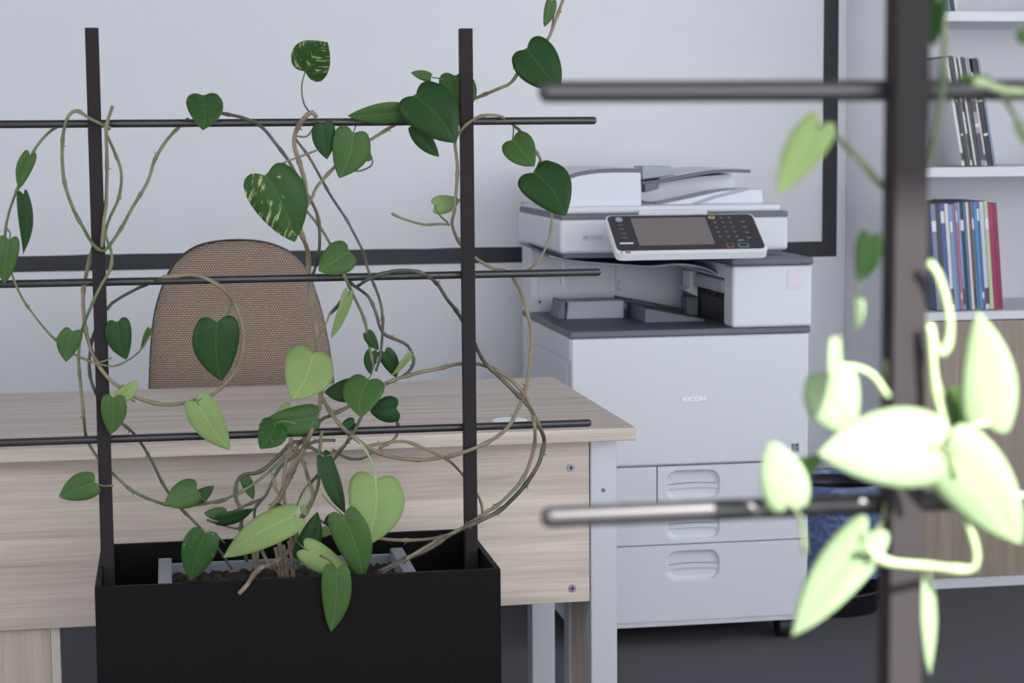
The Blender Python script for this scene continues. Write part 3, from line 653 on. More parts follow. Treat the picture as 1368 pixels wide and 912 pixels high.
# ------------------------------------------------------------------ waste bin
BNX, BNY = 1.684, 4.765
wb = thing('waste_bin', 'black round waste bin lined with a crinkled blue plastic bag', 'bin', (BNX, BNY, 0))
obj('bin_shell', lathe([(0.128, 0.0585), (0.142, 0.30), (0.146, 0.302), (0.146, 0.325), (0.141, 0.326), (0.138, 0.30), (0.124, 0.0585)], BNX, BNY, 48), 'bin_smoke', wb, True)
obj('bin_base', lathe([(0.120, 0.0), (0.124, 0.004), (0.128, 0.05), (0.131, 0.052), (0.131, 0.056), (0.128, 0.058)], BNX, BNY, 48, closed=True), 'bin_black', wb, True)
from mathutils import noise as mnoise
rb = random.Random(11); n = 260; bm = bmesh.new(); rings = []
prof = catmull([Vector((a, 0, b)) for a, b in ((0.137, 0.20), (0.141, 0.30), (0.144, 0.336), (0.149, 0.340), (0.1525, 0.328), (0.153, 0.30), (0.1505, 0.25), (0.1475, 0.19), (0.1445, 0.14), (0.1425, 0.105))], 0.004)
for j, p in enumerate(prof):
    ring = []; ol_ = max(0.0, min(1.0, (j - 38) / 8))
    for i in range(n):
        a = 2 * PI * i / n; q = Vector((math.cos(a) * 0.15 * 26, math.sin(a) * 0.15 * 26, p.z * 30))
        wv = 1 - 2 * abs(mnoise.noise(q + 1.5 * mnoise.noise_vector(q * 0.6))); w2 = 1 - 2 * abs(mnoise.noise(q * 2.3 + Vector((7, 3, 1))))
        rr = p.x + (0.0055 * wv + 0.0022 * w2 + 0.001) * (0.35 + 0.65 * ol_)
        zz = p.z + (0.02 * mnoise.noise(q * 0.5) if j == len(prof) - 1 else 0)
        ring.append(bm.verts.new((BNX + rr * math.cos(a), BNY + rr * math.sin(a), zz)))
    rings.append(ring)
for a, b in zip(rings, rings[1:]):
    for i in range(n): bm.faces.new((a[i], a[(i + 1) % n], b[(i + 1) % n], b[i]))
obj('bag_liner', bm, 'bag_film', wb, True)
bm = bmesh.new()
for j in range(10):
    a0 = 2 * PI * j / 10; b2 = bmesh.new(); bmesh.ops.create_icosphere(b2, subdivisions=2, radius=0.055)
    for v in b2.verts: v.co *= 1 + rb.uniform(-0.2, 0.2)
    merge(bm, b2, Matrix.Translation((BNX + 0.057 * math.cos(a0), BNY + 0.057 * math.sin(a0), 0.125 + 0.05 * (j % 2))))
obj('waste', bm, 'waste_brown', wb, False)['kind'] = 'stuff'

# ------------------------------------------------------------------ chair
CY = 4.20
ch = thing('office_chair', 'office chair with beige woven fabric backrest behind the desk', 'chair', (0.15, CY + 0.05, 0))
out = [(198, 523), (200, 470), (204, 428), (212, 395), (224, 366), (240, 345), (262, 330), (290, 323), (322, 321), (352, 323.5), (378, 331), (399, 344), (414, 364), (425, 393), (434, 425), (442, 465), (448, 512)]
ol = [xz(u, v, CY) for u, v in out]; zbt = min(z for x, z in ol) - 0.14
poly = [Vector((x, 0, z)) for x, z in ol]; poly = catmull(poly, 0.012)
xl0, xr0 = poly[0].x, poly[-1].x
poly = [(p.x, p.z) for p in poly] + [(xr0 + 0.002, zbt + 0.06), (xr0 - 0.05, zbt), (xl0 + 0.05, zbt), (xl0 - 0.002, zbt + 0.06)]
cxm = (xl0 + xr0) / 2; czm = (max(z for x, z in poly) + zbt) / 2 + 0.05
def cushion(loops):
    bm = bmesh.new(); vv = []
    for s, y in loops:
        vv.append([bm.verts.new((cxm + (x - cxm) * s, y + 0.16 * ((x - cxm) ** 2) * -1.2 + 0.06 * (z - zbt), czm + (z - czm) * s)) for x, z in poly])
    for a, b in zip(vv, vv[1:]):
        for i in range(len(a)): bm.faces.new((a[i], a[(i + 1) % len(a)], b[(i + 1) % len(a)], b[i]))
    for ring in (vv[0], vv[-1]):
        c = bm.verts.new((sum(v.co.x for v in ring) / len(ring), ring[0].co.y * 0 + sum(v.co.y for v in ring) / len(ring), sum(v.co.z for v in ring) / len(ring)))
        for i in range(len(ring)): bm.faces.new((c, ring[i], ring[(i + 1) % len(ring)]))
    return bm
obj('backrest', cushion([(0.3, CY - 0.022), (0.7, CY - 0.02), (0.9, CY - 0.015), (0.965, CY - 0.006), (0.985, CY + 0.006), (0.98, CY + 0.02)]), 'chair_fabric', ch, True)
obj('back_shell', cushion([(0.98, CY + 0.018), (1.0, CY + 0.022), (1.0, CY + 0.04), (0.97, CY + 0.046), (0.5, CY + 0.05)]), 'chair_shell', ch, True)
bm = bmesh.new(); prof = rrect(cxm - 0.23, cxm + 0.23, CY + 0.02, CY + 0.46, 0.09, 6); 
a = []
for s, z in ((0.9, 0.44), (1.0, 0.455), (1.0, 0.49), (0.94, 0.51), (0.5, 0.515)): a.append([bm.verts.new((cxm + (x - cxm) * s, CY + 0.24 + (y - CY - 0.24) * s, z)) for x, y in prof])
for p, q in zip(a, a[1:]):
    for i in range(len(p)): bm.faces.new((p[i], p[(i + 1) % len(p)], q[(i + 1) % len(p)], q[i]))
bm.faces.new(a[0]); bm.faces.new(a[-1]); obj('seat', bm, 'chair_fabric', ch, True)
obj('back_bar', tube([(cxm, CY + 0.05, 0.72), (cxm, CY + 0.03, 0.55), (cxm, CY + 0.05, 0.43), (cxm, CY + 0.2, 0.425)], 0.018, step=0.03, n=10), 'chair_shell', ch, True)
obj('gas_column', cyl((cxm, CY + 0.24, 0.08), (cxm, CY + 0.24, 0.44), 0.025), 'chair_shell', ch, True)
for i in range(5):
    a0 = 2 * PI * i / 5 + 0.3; e = Vector((cxm + 0.27 * math.cos(a0), CY + 0.24 + 0.27 * math.sin(a0), 0.075))
    lg_ = obj('base_leg', tube([(cxm, CY + 0.24, 0.10), (e.x * 0.5 + cxm * 0.5, (e.y + CY + 0.24) / 2, 0.095), e], 0.022, 0.014, 0.03), 'chair_shell', ch, True)
    obj('caster', cyl((e.x - 0.015, e.y, 0.027), (e.x + 0.015, e.y, 0.027), 0.027, bev=0.004), 'rubber_black', lg_)

# ------------------------------------------------------------------ desk
DZ, DF, DB, DXR, DXL = 0.74, 3.143, 3.854, 0.765, -0.75
de = thing('desk', 'pale oak office desk with grey metal leg and modesty panel', 'desk', ((DXL + DXR) / 2, (DF + DB) / 2, 0))
obj('desk_top', box(DXL, DXR, DF, DB, DZ - 0.0215, DZ, 0.0012), 'desk_oak', de)
MPY = 3.205
px1 = aY(787.5, 700, MPY).x; pz0 = aY(788, 803, MPY).z
mpn = obj('modesty_panel', box(DXL + 0.05, px1, MPY, MPY + 0.018, pz0, DZ - 0.0222, 0.0008), 'desk_oak', de)
lx0, lx1 = aY(789, 700, MPY - 0.004).x, aY(824.5, 700, MPY - 0.004).x
fl = obj('front_leg', box(lx0, lx1, MPY - 0.004, MPY + 0.04, 0.0, DZ - 0.0222, 0.0025), 'desk_metal', de)
obj('side_panel', box(lx0 + 0.001, lx0 + 0.019, MPY + 0.041, MPY + 0.165, 0.0, DZ - 0.0222), 'desk_oak_upright', de)
obj('rear_leg', box(lx0 - 0.004, lx1, MPY + 0.166, MPY + 0.21, 0.0, DZ - 0.0222, 0.002), 'desk_metal', de)
obj('side_rail', box(lx0 + 0.005, lx1 - 0.01, MPY + 0.211, DB - 0.06, 0.40, 0.44, 0.002), 'desk_metal', de)
obj('back_leg', box(lx0, lx1, DB - 0.10, DB - 0.05, 0.0, DZ - 0.0222, 0.002), 'desk_metal', de)
obj('side_panel', box(DXL + 0.03, DXL + 0.048, MPY, DB - 0.05, 0.0, DZ - 0.0222), 'desk_oak_upright', de)
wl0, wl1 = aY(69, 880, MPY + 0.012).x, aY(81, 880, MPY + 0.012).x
obj('wood_leg', box(wl1 - 0.26, wl0 - 0.0006, MPY + 0.013, MPY + 0.031, 0.0, pz0 - 0.0008), 'desk_oak_upright', de)
obj('wood_leg_lit_strip', box(wl0, wl1, MPY + 0.012, MPY + 0.034, 0.0, pz0 - 0.0008, 0.001), 'desk_oak_lit', de)  # flush strip, its lighter colour stands in for the leg's lit side
def screw(u, v, y, r, par):
    p = aY(u, v, y); s = obj('screw', cyl((p.x, y - 0.0018, p.z), (p.x, y + 0.002, p.z), r, n=20, bev=0.0006), 'screw_metal', par)
    bm = bmesh.new(); add_box(bm, p.x - r * .5, p.x + r * .5, y - 0.0022, y - 0.0016, p.z - r * .14, p.z + r * .14); add_box(bm, p.x - r * .14, p.x + r * .14, y - 0.0022, y - 0.0016, p.z - r * .5, p.z + r * .5)
    obj('screw_slot', bm, 'screw_dark', s)
screw(762.5, 624.5, MPY, 0.0068, mpn); screw(764.5, 785.5, MPY, 0.0068, mpn); screw(806, 654.5, MPY - 0.004, 0.0042, fl)
gm = aZ(681, 563.5, DZ)
gr = obj('grommet', lathe([(0.030, DZ + 0.0003), (0.030, DZ + 0.003), (0.027, DZ + 0.005), (0.020, DZ + 0.0058), (0.006, DZ + 0.006)], gm.x, gm.y, 32, closed=True), 'white_plastic', None, False, (gm.x, gm.y, DZ))
tag(gr, 'small round white cap lying on the oak desk top', 'cap')

# ------------------------------------------------------------------ planters with trellis
def planter(dx, dy, label, tag_posts=True):
    x0, x1, y0, y1, zt = -0.108 + dx, 0.4405 + dx, 2.60 + dy, 2.885 + dy, 0.634
    t = thing('trellis_planter', label, 'planter', ((x0 + x1) / 2, (y0 + y1) / 2, 0), 'black trellis planters')
    th = 0.008
    obj('front_panel', box(x0, x1, y0, y0 + th, 0.012, zt, 0.0012), 'planter_black', t)
    obj('back_panel', box(x0, x1, y1 - th, y1, 0.012, zt, 0.0012), 'planter_black', t)
    for a, b in ((x0, x0 + th), (x1 - th, x1)): obj('side_panel', box(a, b, y0 + th, y1 - th, 0.012, zt, 0.0008), 'planter_black', t)
    obj('bottom_panel', box(x0 + th, x1 - th, y0 + th, y1 - th, 0.012, 0.03), 'planter_black', t)
    for x in (x0 + 0.03, x1 - 0.03):
        for y in (y0 + 0.03, y1 - 0.03): obj('foot', cyl((x, y, 0), (x, y, 0.0125), 0.014, bev=0.002), 'rubber_black', t)
    py = 2.74 + dy; ps = []
    for xc in (-0.0945 + dx, 0.4205 + dx):
        p = obj('trellis_post', box(xc - 0.009, xc + 0.009, py - 0.009, py + 0.009, 0.20, 1.378, 0.0008), 'trellis_black', t); ps.append(p)
        for z in (0.575, 0.30):
            s = 1 if xc > dx + 0.1 else -1
            obj('post_bolt', cyl((xc + 0.002, py - 0.0125, z), (xc + 0.002, py - 0.0088, z), 0.0045, n=12, bev=0.001), 'screw_dark', p)
    for z, xe in ((1.2485, 0.612), (1.030, 0.618), (0.8095, 0.603)):
        b = box(-0.285 + dx, xe + dx, py + 0.0092, py + 0.0202, z - 0.0055, z + 0.0055, 0.0048, 5); bo = obj('trellis_bar', b, 'trellis_bar_black', t, True)
        bo.data.set_sharp_from_angle(angle=math.radians(50))
    return t
P1 = planter(0, 0, 'black planter box with trellis in front of the oak desk')
RDX, RDY = 0.379 + 0.0945 - 0.002, 0.96 - 2.74
P2 = planter(RDX, RDY, 'nearest black planter trellis, its sunlit post crossing the bookcase')

def trough(dx, dy, label, x0, x1):
    y0, y1, zt, zb = 2.655 + dy, 2.835 + dy, 0.612, 0.45
    x0 += dx; x1 += dx
    t = thing('planting_trough', label, 'trough', ((x0 + x1) / 2, (y0 + y1) / 2, zb), 'grey planting troughs')
    bm = bmesh.new(); th = 0.007
    add_box(bm, x0, x1, y0, y1, zb - 0.42, zb - 0.40)
    obj('base', bm, 'trough_grey', t)
    obj('front_wall', box(x0, x1, y0, y0 + th, zb - 0.40, zt, 0.002), 'trough_grey', t); obj('back_wall', box(x0, x1, y1 - th, y1, zb - 0.40, zt, 0.002), 'trough_grey', t)
    for a, b, s in ((x0, x0 + th, -1), (x1 - th, x1, 1)):
        e = obj('end_wall', box(a, b, y0 + th, y1 - th, zb - 0.40, zt, 0.002), 'trough_grey', t)
        obj('rim', box(a - (0.012 if s < 0 else 0), b + (0.012 if s > 0 else 0), y0, y1, zt + 0.0003, zt + 0.008, 0.002), 'trough_grey', e)
    # soil with a lumpy top
    bm = bmesh.new(); nx, ny = 60, 26; rs = random.Random(5); g_ = []
    for i in range(nx + 1):
        g_.append([bm.verts.new((x0 + th + (x1 - x0 - 2 * th) * i / nx, y0 + th + (y1 - y0 - 2 * th) * j / ny, zt - 0.015 + rs.uniform(-0.005, 0.005))) for j in range(ny + 1)])
    for i in range(nx):
        for j in range(ny): bm.faces.new((g_[i][j], g_[i + 1][j], g_[i + 1][j + 1], g_[i][j + 1]))
    obj('soil', bm, 'soil', t)['kind'] = 'stuff'
    return t
tl = aZ(223, 770, 0.61).x; tr_ = aZ(534, 752, 0.61).x
trough(0, 0, 'grey plastic trough of soil inside the planter before the desk', tl, tr_)
trough(RDX, RDY, 'grey plastic trough of soil inside the nearest planter', tl, tr_)

# ------------------------------------------------------------------ pothos plants
EDGE = [(0, 0, 0), (.16, -.055, .012), (.45, -.11, .035), (.78, -.06, .09), (.98, .12, .19), (1.0, .32, .35), (.86, .54, .54), (.58, .75, .73), (.27, .90, .89), (.07, .975, .97), (0, 1.0, 1.0)]
def edge_at(n):
    pts = catmull([Vector(e) for e in EDGE], 0.02); L = [0]
    for a, b in zip(pts, pts[1:]): L.append(L[-1] + (b - a).length)
    out = []; j = 0
    for i in range(n + 1):
        s = L[-1] * i / n
        while j < len(L) - 2 and L[j + 1] < s: j += 1
        f = (s - L[j]) / max(1e-9, L[j + 1] - L[j]); out.append(pts[j].lerp(pts[j + 1], min(1, max(0, f))))
    return out
NROW, NCOL = 18, 5
ROWS = edge_at(NROW)
def leaf_mesh(W, Ln, fold, curl, wave, seed):
    """two-sided leaf: +z upper face (material 0), -z lower face (material 1); base at 0, tip at +y"""
    rs = random.Random(seed); p1, p2 = rs.uniform(0, 6), rs.uniform(0, 6); skew = rs.uniform(-0.10, 0.10)
    verts, faces, mi, uvs = [], [], [], []
    def P(i, c):
        e = ROWS[i]; t = c / NCOL; a = abs(t)
        x = e.x * a * (1 if t >= 0 else -1) * W / 2; s = e.z + (e.y - e.z) * (a ** 1.25); y = s * Ln
        z = fold * abs(x) * (1 - 0.5 * a) - curl * Ln * (max(0, s) ** 2) + wave * W * a * a * math.sin(7 * e.z + (p1 if t > 0 else p2)) - 0.10 * W * a ** 3 * e.x
        x += skew * W * math.sin(PI * max(0, s))
        return (x, y, z)
    idx = {}
    for side in (0, 1):
        for i in range(NROW + 1):
            for c in range(-NCOL, NCOL + 1):
                x, y, z = P(i, c); idx[side, i, c] = len(verts); verts.append((x, y, z - side * 0.0006)); uvs.append((0.5 + 0.5 * c / NCOL * max(ROWS[i].x, 0.05), ROWS[i].z))
    for side in (0, 1):
        for i in range(NROW):
            for c in range(-NCOL, NCOL):
                f = [idx[side, i, c], idx[side, i, c + 1], idx[side, i + 1, c + 1], idx[side, i + 1, c]]
                faces.append(f if side == 0 else f[::-1]); mi.append(side)
    for i in range(NROW):
        for c, fl_ in ((-NCOL, False), (NCOL, True)):
            f = [idx[0, i, c], idx[0, i + 1, c], idx[1, i + 1, c], idx[1, i, c]]; faces.append(f[::-1] if fl_ else f); mi.append(1)
    me = bpy.data.meshes.new('leaf'); me.from_pydata(verts, [], faces)
    for p, q in zip(me.polygons, mi): p.material_index = q; p.use_smooth = True
    ul = me.uv_layers.new(name='UVMap')
    for l in me.loops: ul.data[l.index].uv = uvs[l.vertex_index]
    return me
class Plant:
    def __init__(s, t, Y): s.t, s.Y, s.n = t, Y, 0
    def pt(s, p, dy=0.0):
        return aY(p[0], p[1], s.Y + (p[2] if len(p) > 2 else 0.0) + dy)
    def stem(s, pts, r, m='stem_brown', dy=0.0, r1=None, nodes=0.055):
        s.n += 1; return obj('stem', tube([s.pt(p, dy) for p in pts], r, r1, nodes=nodes, seed=s.n), m, s.t, True)
    def leaf(s, b, t, wpx, m='leaf_dark', dy=-0.03, pet=None, sgn=1, fold=0.22, curl=0.10, wave=0.02, ratio=0.80, pr=0.0013, pm='stem_green', back=False):
        """leaf with base pixel b, tip pixel t and apparent width wpx at the plant's own distance"""
        s.n += 1
        B = s.pt(b, dy); T = s.pt(t, dy); l = (T - B).length; app = wpx / FPX * (B - CAM).length; app *= 1.05; W = max(app, 0.45 * l)
        if app > ratio * l * 1.05:
            Ln = app / ratio; Ln = min(Ln, l * 1.9); off = math.sqrt(max(0, Ln * Ln - l * l)); T = T + (CAM - T).normalized() * off * (1 if sgn > 0 else -1)
        Ln = (T - B).length; ya = (T - B).normalized()
        view = (CAM - (B + T) / 2).normalized(); na = (view - ya * view.dot(ya)).normalized()
        if app < W: na = Quaternion(ya, sgn * math.acos(min(1, app / W))) @ na
        me = leaf_mesh(W, Ln, fold, curl, wave, s.n)
        if back: na = -na
        xa = ya.cross(na).normalized()
        M = Matrix((xa, ya, na)).transposed().to_4x4(); M.translation = B
        me.transform(M)
        o = link('leaf', me, [m, BACK[m]] if not back else [BACK[m], m], s.t)
        if pet:
            vw = (B - CAM).normalized(); bk2 = 0.0 if m in ('leaf_pale', 'leaf_young') else 0.009
            pts = [s.pt(p, dy if len(p) < 3 else 0.0) + vw * bk2 * min(1, i_ + 0.3) for i_, p in enumerate(pet)] + ([B, B + ya * Ln * 0.08 - na * 0.0008] if bk2 == 0 else [B + vw * 0.003 - ya * Ln * 0.02, B + vw * 0.0012 + ya * Ln * 0.02])
            obj('petiole', tube(pts, pr * 1.15, pr * 0.8, step=0.004, n=6), pm, o, True)
        return o

A = Plant(thing('pothos_plant', 'pothos vine climbing the trellis before the desk, heart-shaped dark leaves', 'plant', (0.14, 2.74, 0.585), 'pothos plants on trellises'), 2.74)
G, D, Br, Tk, Pa = 'stem_green', 'stem_dark', 'stem_brown', 'stem_trunk', 'stem_pale'
fr, bh = -0.022, 0.036       # in front of / behind the trellis
# vines on the left
A.stem([(112, 162, bh), (92, 163, bh), (78, 168, .02), (62, 180), (48, 197), (41, 212), (30, 236), (22, 255), (13, 280), (8, 302), (7, 325), (13, 357), (27, 393), (47, 423), (72, 452), (97, 472), (123, 483, fr), (150, 489, fr), (173, 480), (190, 465), (198, 448)], .0021, G, r1=.0012)
A.stem([(148, 172, fr), (136, 166, fr), (118, 157, fr), (103, 148), (92, 154), (85, 175), (83, 207), (86, 243), (97, 277), (112, 306), (125, 327, fr), (137, 335, fr), (147, 327, fr), (162, 305), (177, 277), (197, 243), (207, 213), (223, 187), (241, 168, bh), (252, 158, bh)], .0023, G)
A.stem([(150, 143), (145, 158, fr), (142, 172, fr), (143, 217), (142, 267), (139, 295, fr), (136, 330, fr)], .0024, Br)
A.stem([(142, 178, fr), (153, 203), (162, 230), (159, 263), (146, 293), (141, 313, fr), (149, 337, fr), (147, 360, fr), (134, 383, fr), (117, 420, -.02), (108, 447), (105, 480), (108, 517), (112, 560), (115, 583, bh), (123, 600, bh), (136, 618, .02), (157, 638), (178, 656), (209, 670), (239, 676), (276, 672), (309, 663), (339, 646), (375, 616), (392, 596)], .0021, G)
A.stem([(217, 370, fr), (230, 369, fr), (257, 367, fr), (280, 374, fr), (300, 388, fr), (313, 407), (322, 430), (324, 460), (317, 490), (303, 510), (283, 527), (253, 537), (220, 540), (187, 533), (163, 519, -.02), (147, 507, fr), (133, 490, fr), (122, 467), (113, 433), (111, 393), (115, 367, .03), (122, 338, .03), (128, 322, .03)], .0027, Br)
A.stem([(217, 371, fr), (200, 378, .03), (180, 387, .03), (157, 400, .03), (144, 411, .03), (128, 438, .03), (120, 473), (120, 500), (127, 523), (136, 538, .02), (153, 557, .02), (177, 577, bh), (192, 597, bh), (205, 620), (220, 650), (239, 676), (261, 698), (288, 728), (310, 760)], .0021, D)
A.stem([(97, 472), (108, 478), (125, 484, fr), (140, 482, fr), (149, 477, fr)], .0012, G)
# centre
A.stem([(423, 157, fr), (417, 150, fr), (407, 157, fr), (396, 174), (393, 193), (400, 217), (408, 247), (408, 277), (400, 294), (404, 315), (411, 336, .03), (413, 368, bh), (415, 399, .03), (422, 434), (425, 462), (429, 498), (429, 519), (427, 540), (415, 578, fr), (404, 600), (393, 618), (384, 645), (372, 665), (356, 690), (346, 716), (342, 760)], .0033, Br)
A.stem([(285, 150, .02), (300, 152), (327, 158, fr), (350, 170), (367, 190), (387, 217), (403, 248), (415, 267), (425, 291), (427, 326), (422, 354, .03), (416, 372, bh)], .0023, D)
A.stem([(395, 186), (413, 210), (430, 240), (443, 263), (463, 293), (471, 308), (485, 336), (492, 361, fr), (506, 396), (511, 420), (511, 445), (508, 476), (502, 496)], .0020, D)
A.stem([(398, 300), (408, 278), (418, 262), (423, 250), (447, 223), (470, 203), (493, 188), (527, 167, bh), (545, 157, bh), (580, 147, .04), (610, 140, .04), (633, 132, .03), (667, 118), (683, 110), (697, 90), (715, 70), (732, 52), (740, 33), (752, 0), (762, -30)], .0024, Br)
A.stem([(408, 280), (425, 300), (438, 320), (450, 345), (459, 366, fr), (471, 392), (487, 427), (493, 460), (499, 490)], .0021, G)
A.stem([(452, 362), (471, 380, .03), (492, 396), (502, 417), (508, 438), (516, 448), (531, 454), (545, 462), (553, 480), (548, 494), (534, 505), (516, 512)], .0023, D)
A.stem([(478, 382), (492, 373, fr), (516, 364, fr), (538, 361, fr), (562, 364, fr), (583, 378, .02), (597, 399, .03), (613, 420, .035), (634, 460, .03), (647, 483), (665, 501), (688, 524), (706, 542), (718, 565, fr), (727, 587), (723, 609), (716, 626), (702, 647), (683, 668), (664, 684), (633, 699, -.03), (602, 714, -.03), (571, 734, -.04), (536, 749, -.05), (505, 764, -.05)], .0024, D, r1=.0034)
A.stem([(392, 602), (425, 564, .03), (443, 554), (471, 540), (516, 512), (554, 499), (587, 492), (613, 486, .036), (639, 486, .036), (662, 494), (680, 505), (699, 524), (710, 546), (714, 568, -.03), (714, 595), (704, 628), (691, 649), (668, 672), (648, 685), (621, 703, -.03), (590, 719, -.03), (568, 731, -.04), (540, 748, -.05), (515, 762, -.05), (500, 780, -.05)], .0027, Br)
A.stem([(425, 520), (436, 541), (453, 566, fr), (474, 585), (498, 601), (523, 610), (558, 614), (590, 611), (613, 606, fr), (651, 591, fr), (677, 572, fr), (692, 546), (703, 516), (709, 475), (710, 445), (703, 412), (692, 382, .03), (678, 363, .035), (658, 358, .03), (636, 345, .03), (615, 326, .03), (604, 300, .02), (607, 280), (611, 227), (608, 188), (617, 173, fr), (627, 163, fr), (643, 155, fr), (663, 154, fr), (676, 160, .03), (687, 168, .03), (702, 182), (715, 200), (724, 218), (735, 255), (737, 290), (735, 312), (725, 339), (711, 356), (702, 362, .02)], .0031, Br, r1=.0017)
A.stem([(529, 552), (532, 575, .03), (524, 589), (506, 599)], .0022, Br)
A.stem([(625, 702, -.025), (605, 712, -.02), (585, 718), (560, 721), (525, 721), (495, 718), (472, 724)], .0026, Br)
A.stem([(485, 597), (505, 593), (526, 590), (544, 590), (571, 601), (598, 614), (614, 629, .03), (633, 653, .02), (643, 672), (645, 686)], .0020, Br)
A.stem([(523, 285), (535, 291), (547, 295), (567, 300), (588, 299), (601, 300)], .0017, G)
# tangle at the bottom
A.stem([(485, 552), (470, 581, fr), (446, 613), (425, 634), (407, 655), (395, 682), (388, 700)], .0024, D)
A.stem([(389, 585), (382, 616), (379, 648), (381, 676), (386, 700), (392, 740)], .0026, Br)
A.stem([(396, 600), (404, 613), (411, 637), (418, 662), (411, 683), (396, 700), (393, 725), (377, 744, -.04), (362, 753, -.10), (344, 761, -.15), (331, 780, -.152), (319, 793, -.155)], .0024, Tk, r1=.0028, nodes=.02)
A.stem([(402, 590), (389, 592), (368, 613), (347, 630), (326, 634), (316, 645), (316, 668), (323, 683), (322, 712), (330, 750)], .0027, D)
A.stem([(398, 606), (376, 622), (365, 640), (356, 660), (351, 666), (341, 678), (340, 700)], .0021, D)
A.stem([(364, 632), (368, 652), (374, 660)], .0025, Br)
A.stem([(351, 666), (335, 672), (318, 680), (300, 688)], .0018, D)
A.stem([(430, 575), (426, 613), (425, 648), (415, 672), (402, 690), (396, 716), (400, 760)], .0026, G)
A.stem([(448, 588), (430, 588), (415, 592), (404, 604)], .0022, D)
A.stem([(350, 735), (356, 748), (366, 758), (379, 771)], .0027, Tk)
A.stem([(339, 700), (320, 706), (300, 702), (276, 694)], .0015, D)
A.stem([(412, 588), (393, 623), (378, 655), (364, 683), (350, 706), (340, 735), (345, 765)], .0042, Tk)
A.stem([(437, 608), (420, 600), (404, 592)], .002, D)
A.stem([(444, 600), (465, 612), (485, 612), (500, 602)], .0018, D)
A.stem([(384, 735), (395, 752), (410, 756), (425, 755)], .0018, G)
A.stem([(420, 690), (440, 702), (452, 706)], .002, Br)
for q in ((372, 735), (378, 742), (368, 745), (386, 736)): A.stem([(q[0], q[1] - 14), (q[0] + 3, q[1]), (q[0] + 6, 772)], .0028, Tk, nodes=.015)
lv = A.leaf
# upper leaves
lv((408, 95), (436, 58), 52, 'leaf_variegated', -.01, [(414, 151, fr), (406, 138), (403, 117)], curl=.05)
lv((272, 128), (272, 169), 45, 'leaf_flecked', fr, [(296, 151, fr), (288, 146), (280, 134)], fold=.3)
lv((555, 128), (607, 189), 66, 'leaf_dark', -.04, [(540, 160, fr), (545, 146)])
lv((555, 170), (587, 210), 24, 'leaf_dark', -.015, sgn=-1)
lv((608, 102), (612, 157), 46, 'leaf_mid', .035, [(608, 140, .04), (606, 120, .05)])
lv((574, 103), (549, 97), 13, 'leaf_mid', .0, [(598, 110, .02), (588, 105)], pr=.001)
lv((536, 150), (465, 158), 27, 'leaf_mid', -.015, [(541, 160, .01)], sgn=-1)
lv((432, 167), (437, 213), 30, 'leaf_dark', -.012, [(397, 182), (410, 182), (420, 170)])
lv((472, 178), (453, 238), 49, 'leaf_mid', -.02, [(476, 166, .02), (474, 172)], fold=.3)
lv((495, 207), (479, 212), 14, 'leaf_mid', 0, [(470, 228), (482, 228), (497, 220)])
lv((356, 235), (394, 324), 72, 'leaf_marbled', -.03, [(425, 200), (398, 210), (380, 217), (366, 228)], fold=.26)
lv((392, 262), (398, 292), 18, 'leaf_mid', -.012, sgn=-1)
lv((466, 336), (429, 360), 42, 'leaf_mid', -.035, [(436, 315), (441, 324), (455, 332)], fold=.12)
lv((704, 66), (747, 119), 57, 'leaf_dark', -.03, [(686, 92), (694, 80), (700, 70)], fold=.3)
lv((737, 2), (727, 36), 15, 'leaf_mid', 0, [(736, 44), (740, 20), (741, 5)])
lv((685, 187), (712, 220), 41, 'leaf_mid', -.01, [(686, 168, .02), (686, 178)], fold=.35)
lv((714, 231), (754, 286), 60, 'leaf_dark', -.03, [(722, 212), (718, 222)], fold=.3)
lv((581, 275), (616, 267), 24, 'leaf_pale', .03, [(598, 297, .01), (590, 290), (583, 281)], sgn=-1)
# left leaves
lv((40, 207), (25, 253), 20, 'leaf_mid', -.01, fold=.9)
lv((32, 262), (47, 337), 18, 'leaf_dark', -.01, [(24, 256), (28, 258)], curl=.25, sgn=-1)
lv((12, 321), (6, 380), 29, 'leaf_mid', -.02, [(9, 305), (14, 312)], fold=.5)
lv((97, 443), (88, 484), 29, 'leaf_mid', -.01, [(72, 452), (88, 455), (103, 450)], fold=.3)
lv((157, 431), (169, 481), 33, 'leaf_dark', -.015, [(146, 440), (150, 432)], fold=.3)
lv((200, 440), (190, 466), 8, 'leaf_mid', 0, sgn=-1)
lv((290, 431), (296, 510), 59, 'leaf_dark', -.03, [(310, 402), (304, 420), (296, 430)], fold=.2)
lv((152, 532), (148, 581), 32, 'leaf_mid', -.035, [(180, 536, -.02), (168, 530), (158, 530)], fold=.45)
lv((160, 531), (184, 508), 19, 'leaf_pale', -.03, fold=.5)
lv((263, 537), (308, 602), 41, 'leaf_pale', -.03, [(270, 532), (266, 534)], fold=.15)
# centre leaves
lv((418, 471), (393, 530), 63, 'leaf_pale', -.04, [(441, 418), (432, 440), (424, 455)], fold=.1)
lv((466, 392), (453, 454), 15, 'leaf_pale', -.01, [(452, 405), (460, 396)], curl=.2, sgn=-1)
A.stem([(471, 388), (460, 397), (448, 412), (440, 420)], .0021, D)
lv((492, 507), (482, 553), 50, 'leaf_mid', -.045, [(499, 490), (496, 500)], fold=.2)
lv((529, 546), (492, 550), 34, 'leaf_dark', -.015, [(532, 562), (532, 554)], sgn=-1)
lv((474, 518), (433, 524), 29, 'leaf_dark', -.015, [(486, 514), (480, 515)])
lv((420, 557), (352, 562), 38, 'leaf_mid', -.02, [(428, 562), (424, 558)], fold=.35, sgn=-1)
lv((388, 545), (360, 568), 22, 'leaf_pale', -.012, sgn=-1)
lv((369, 566), (350, 597), 38, 'leaf_flecked', -.045, [(395, 566), (380, 562)], fold=.3)
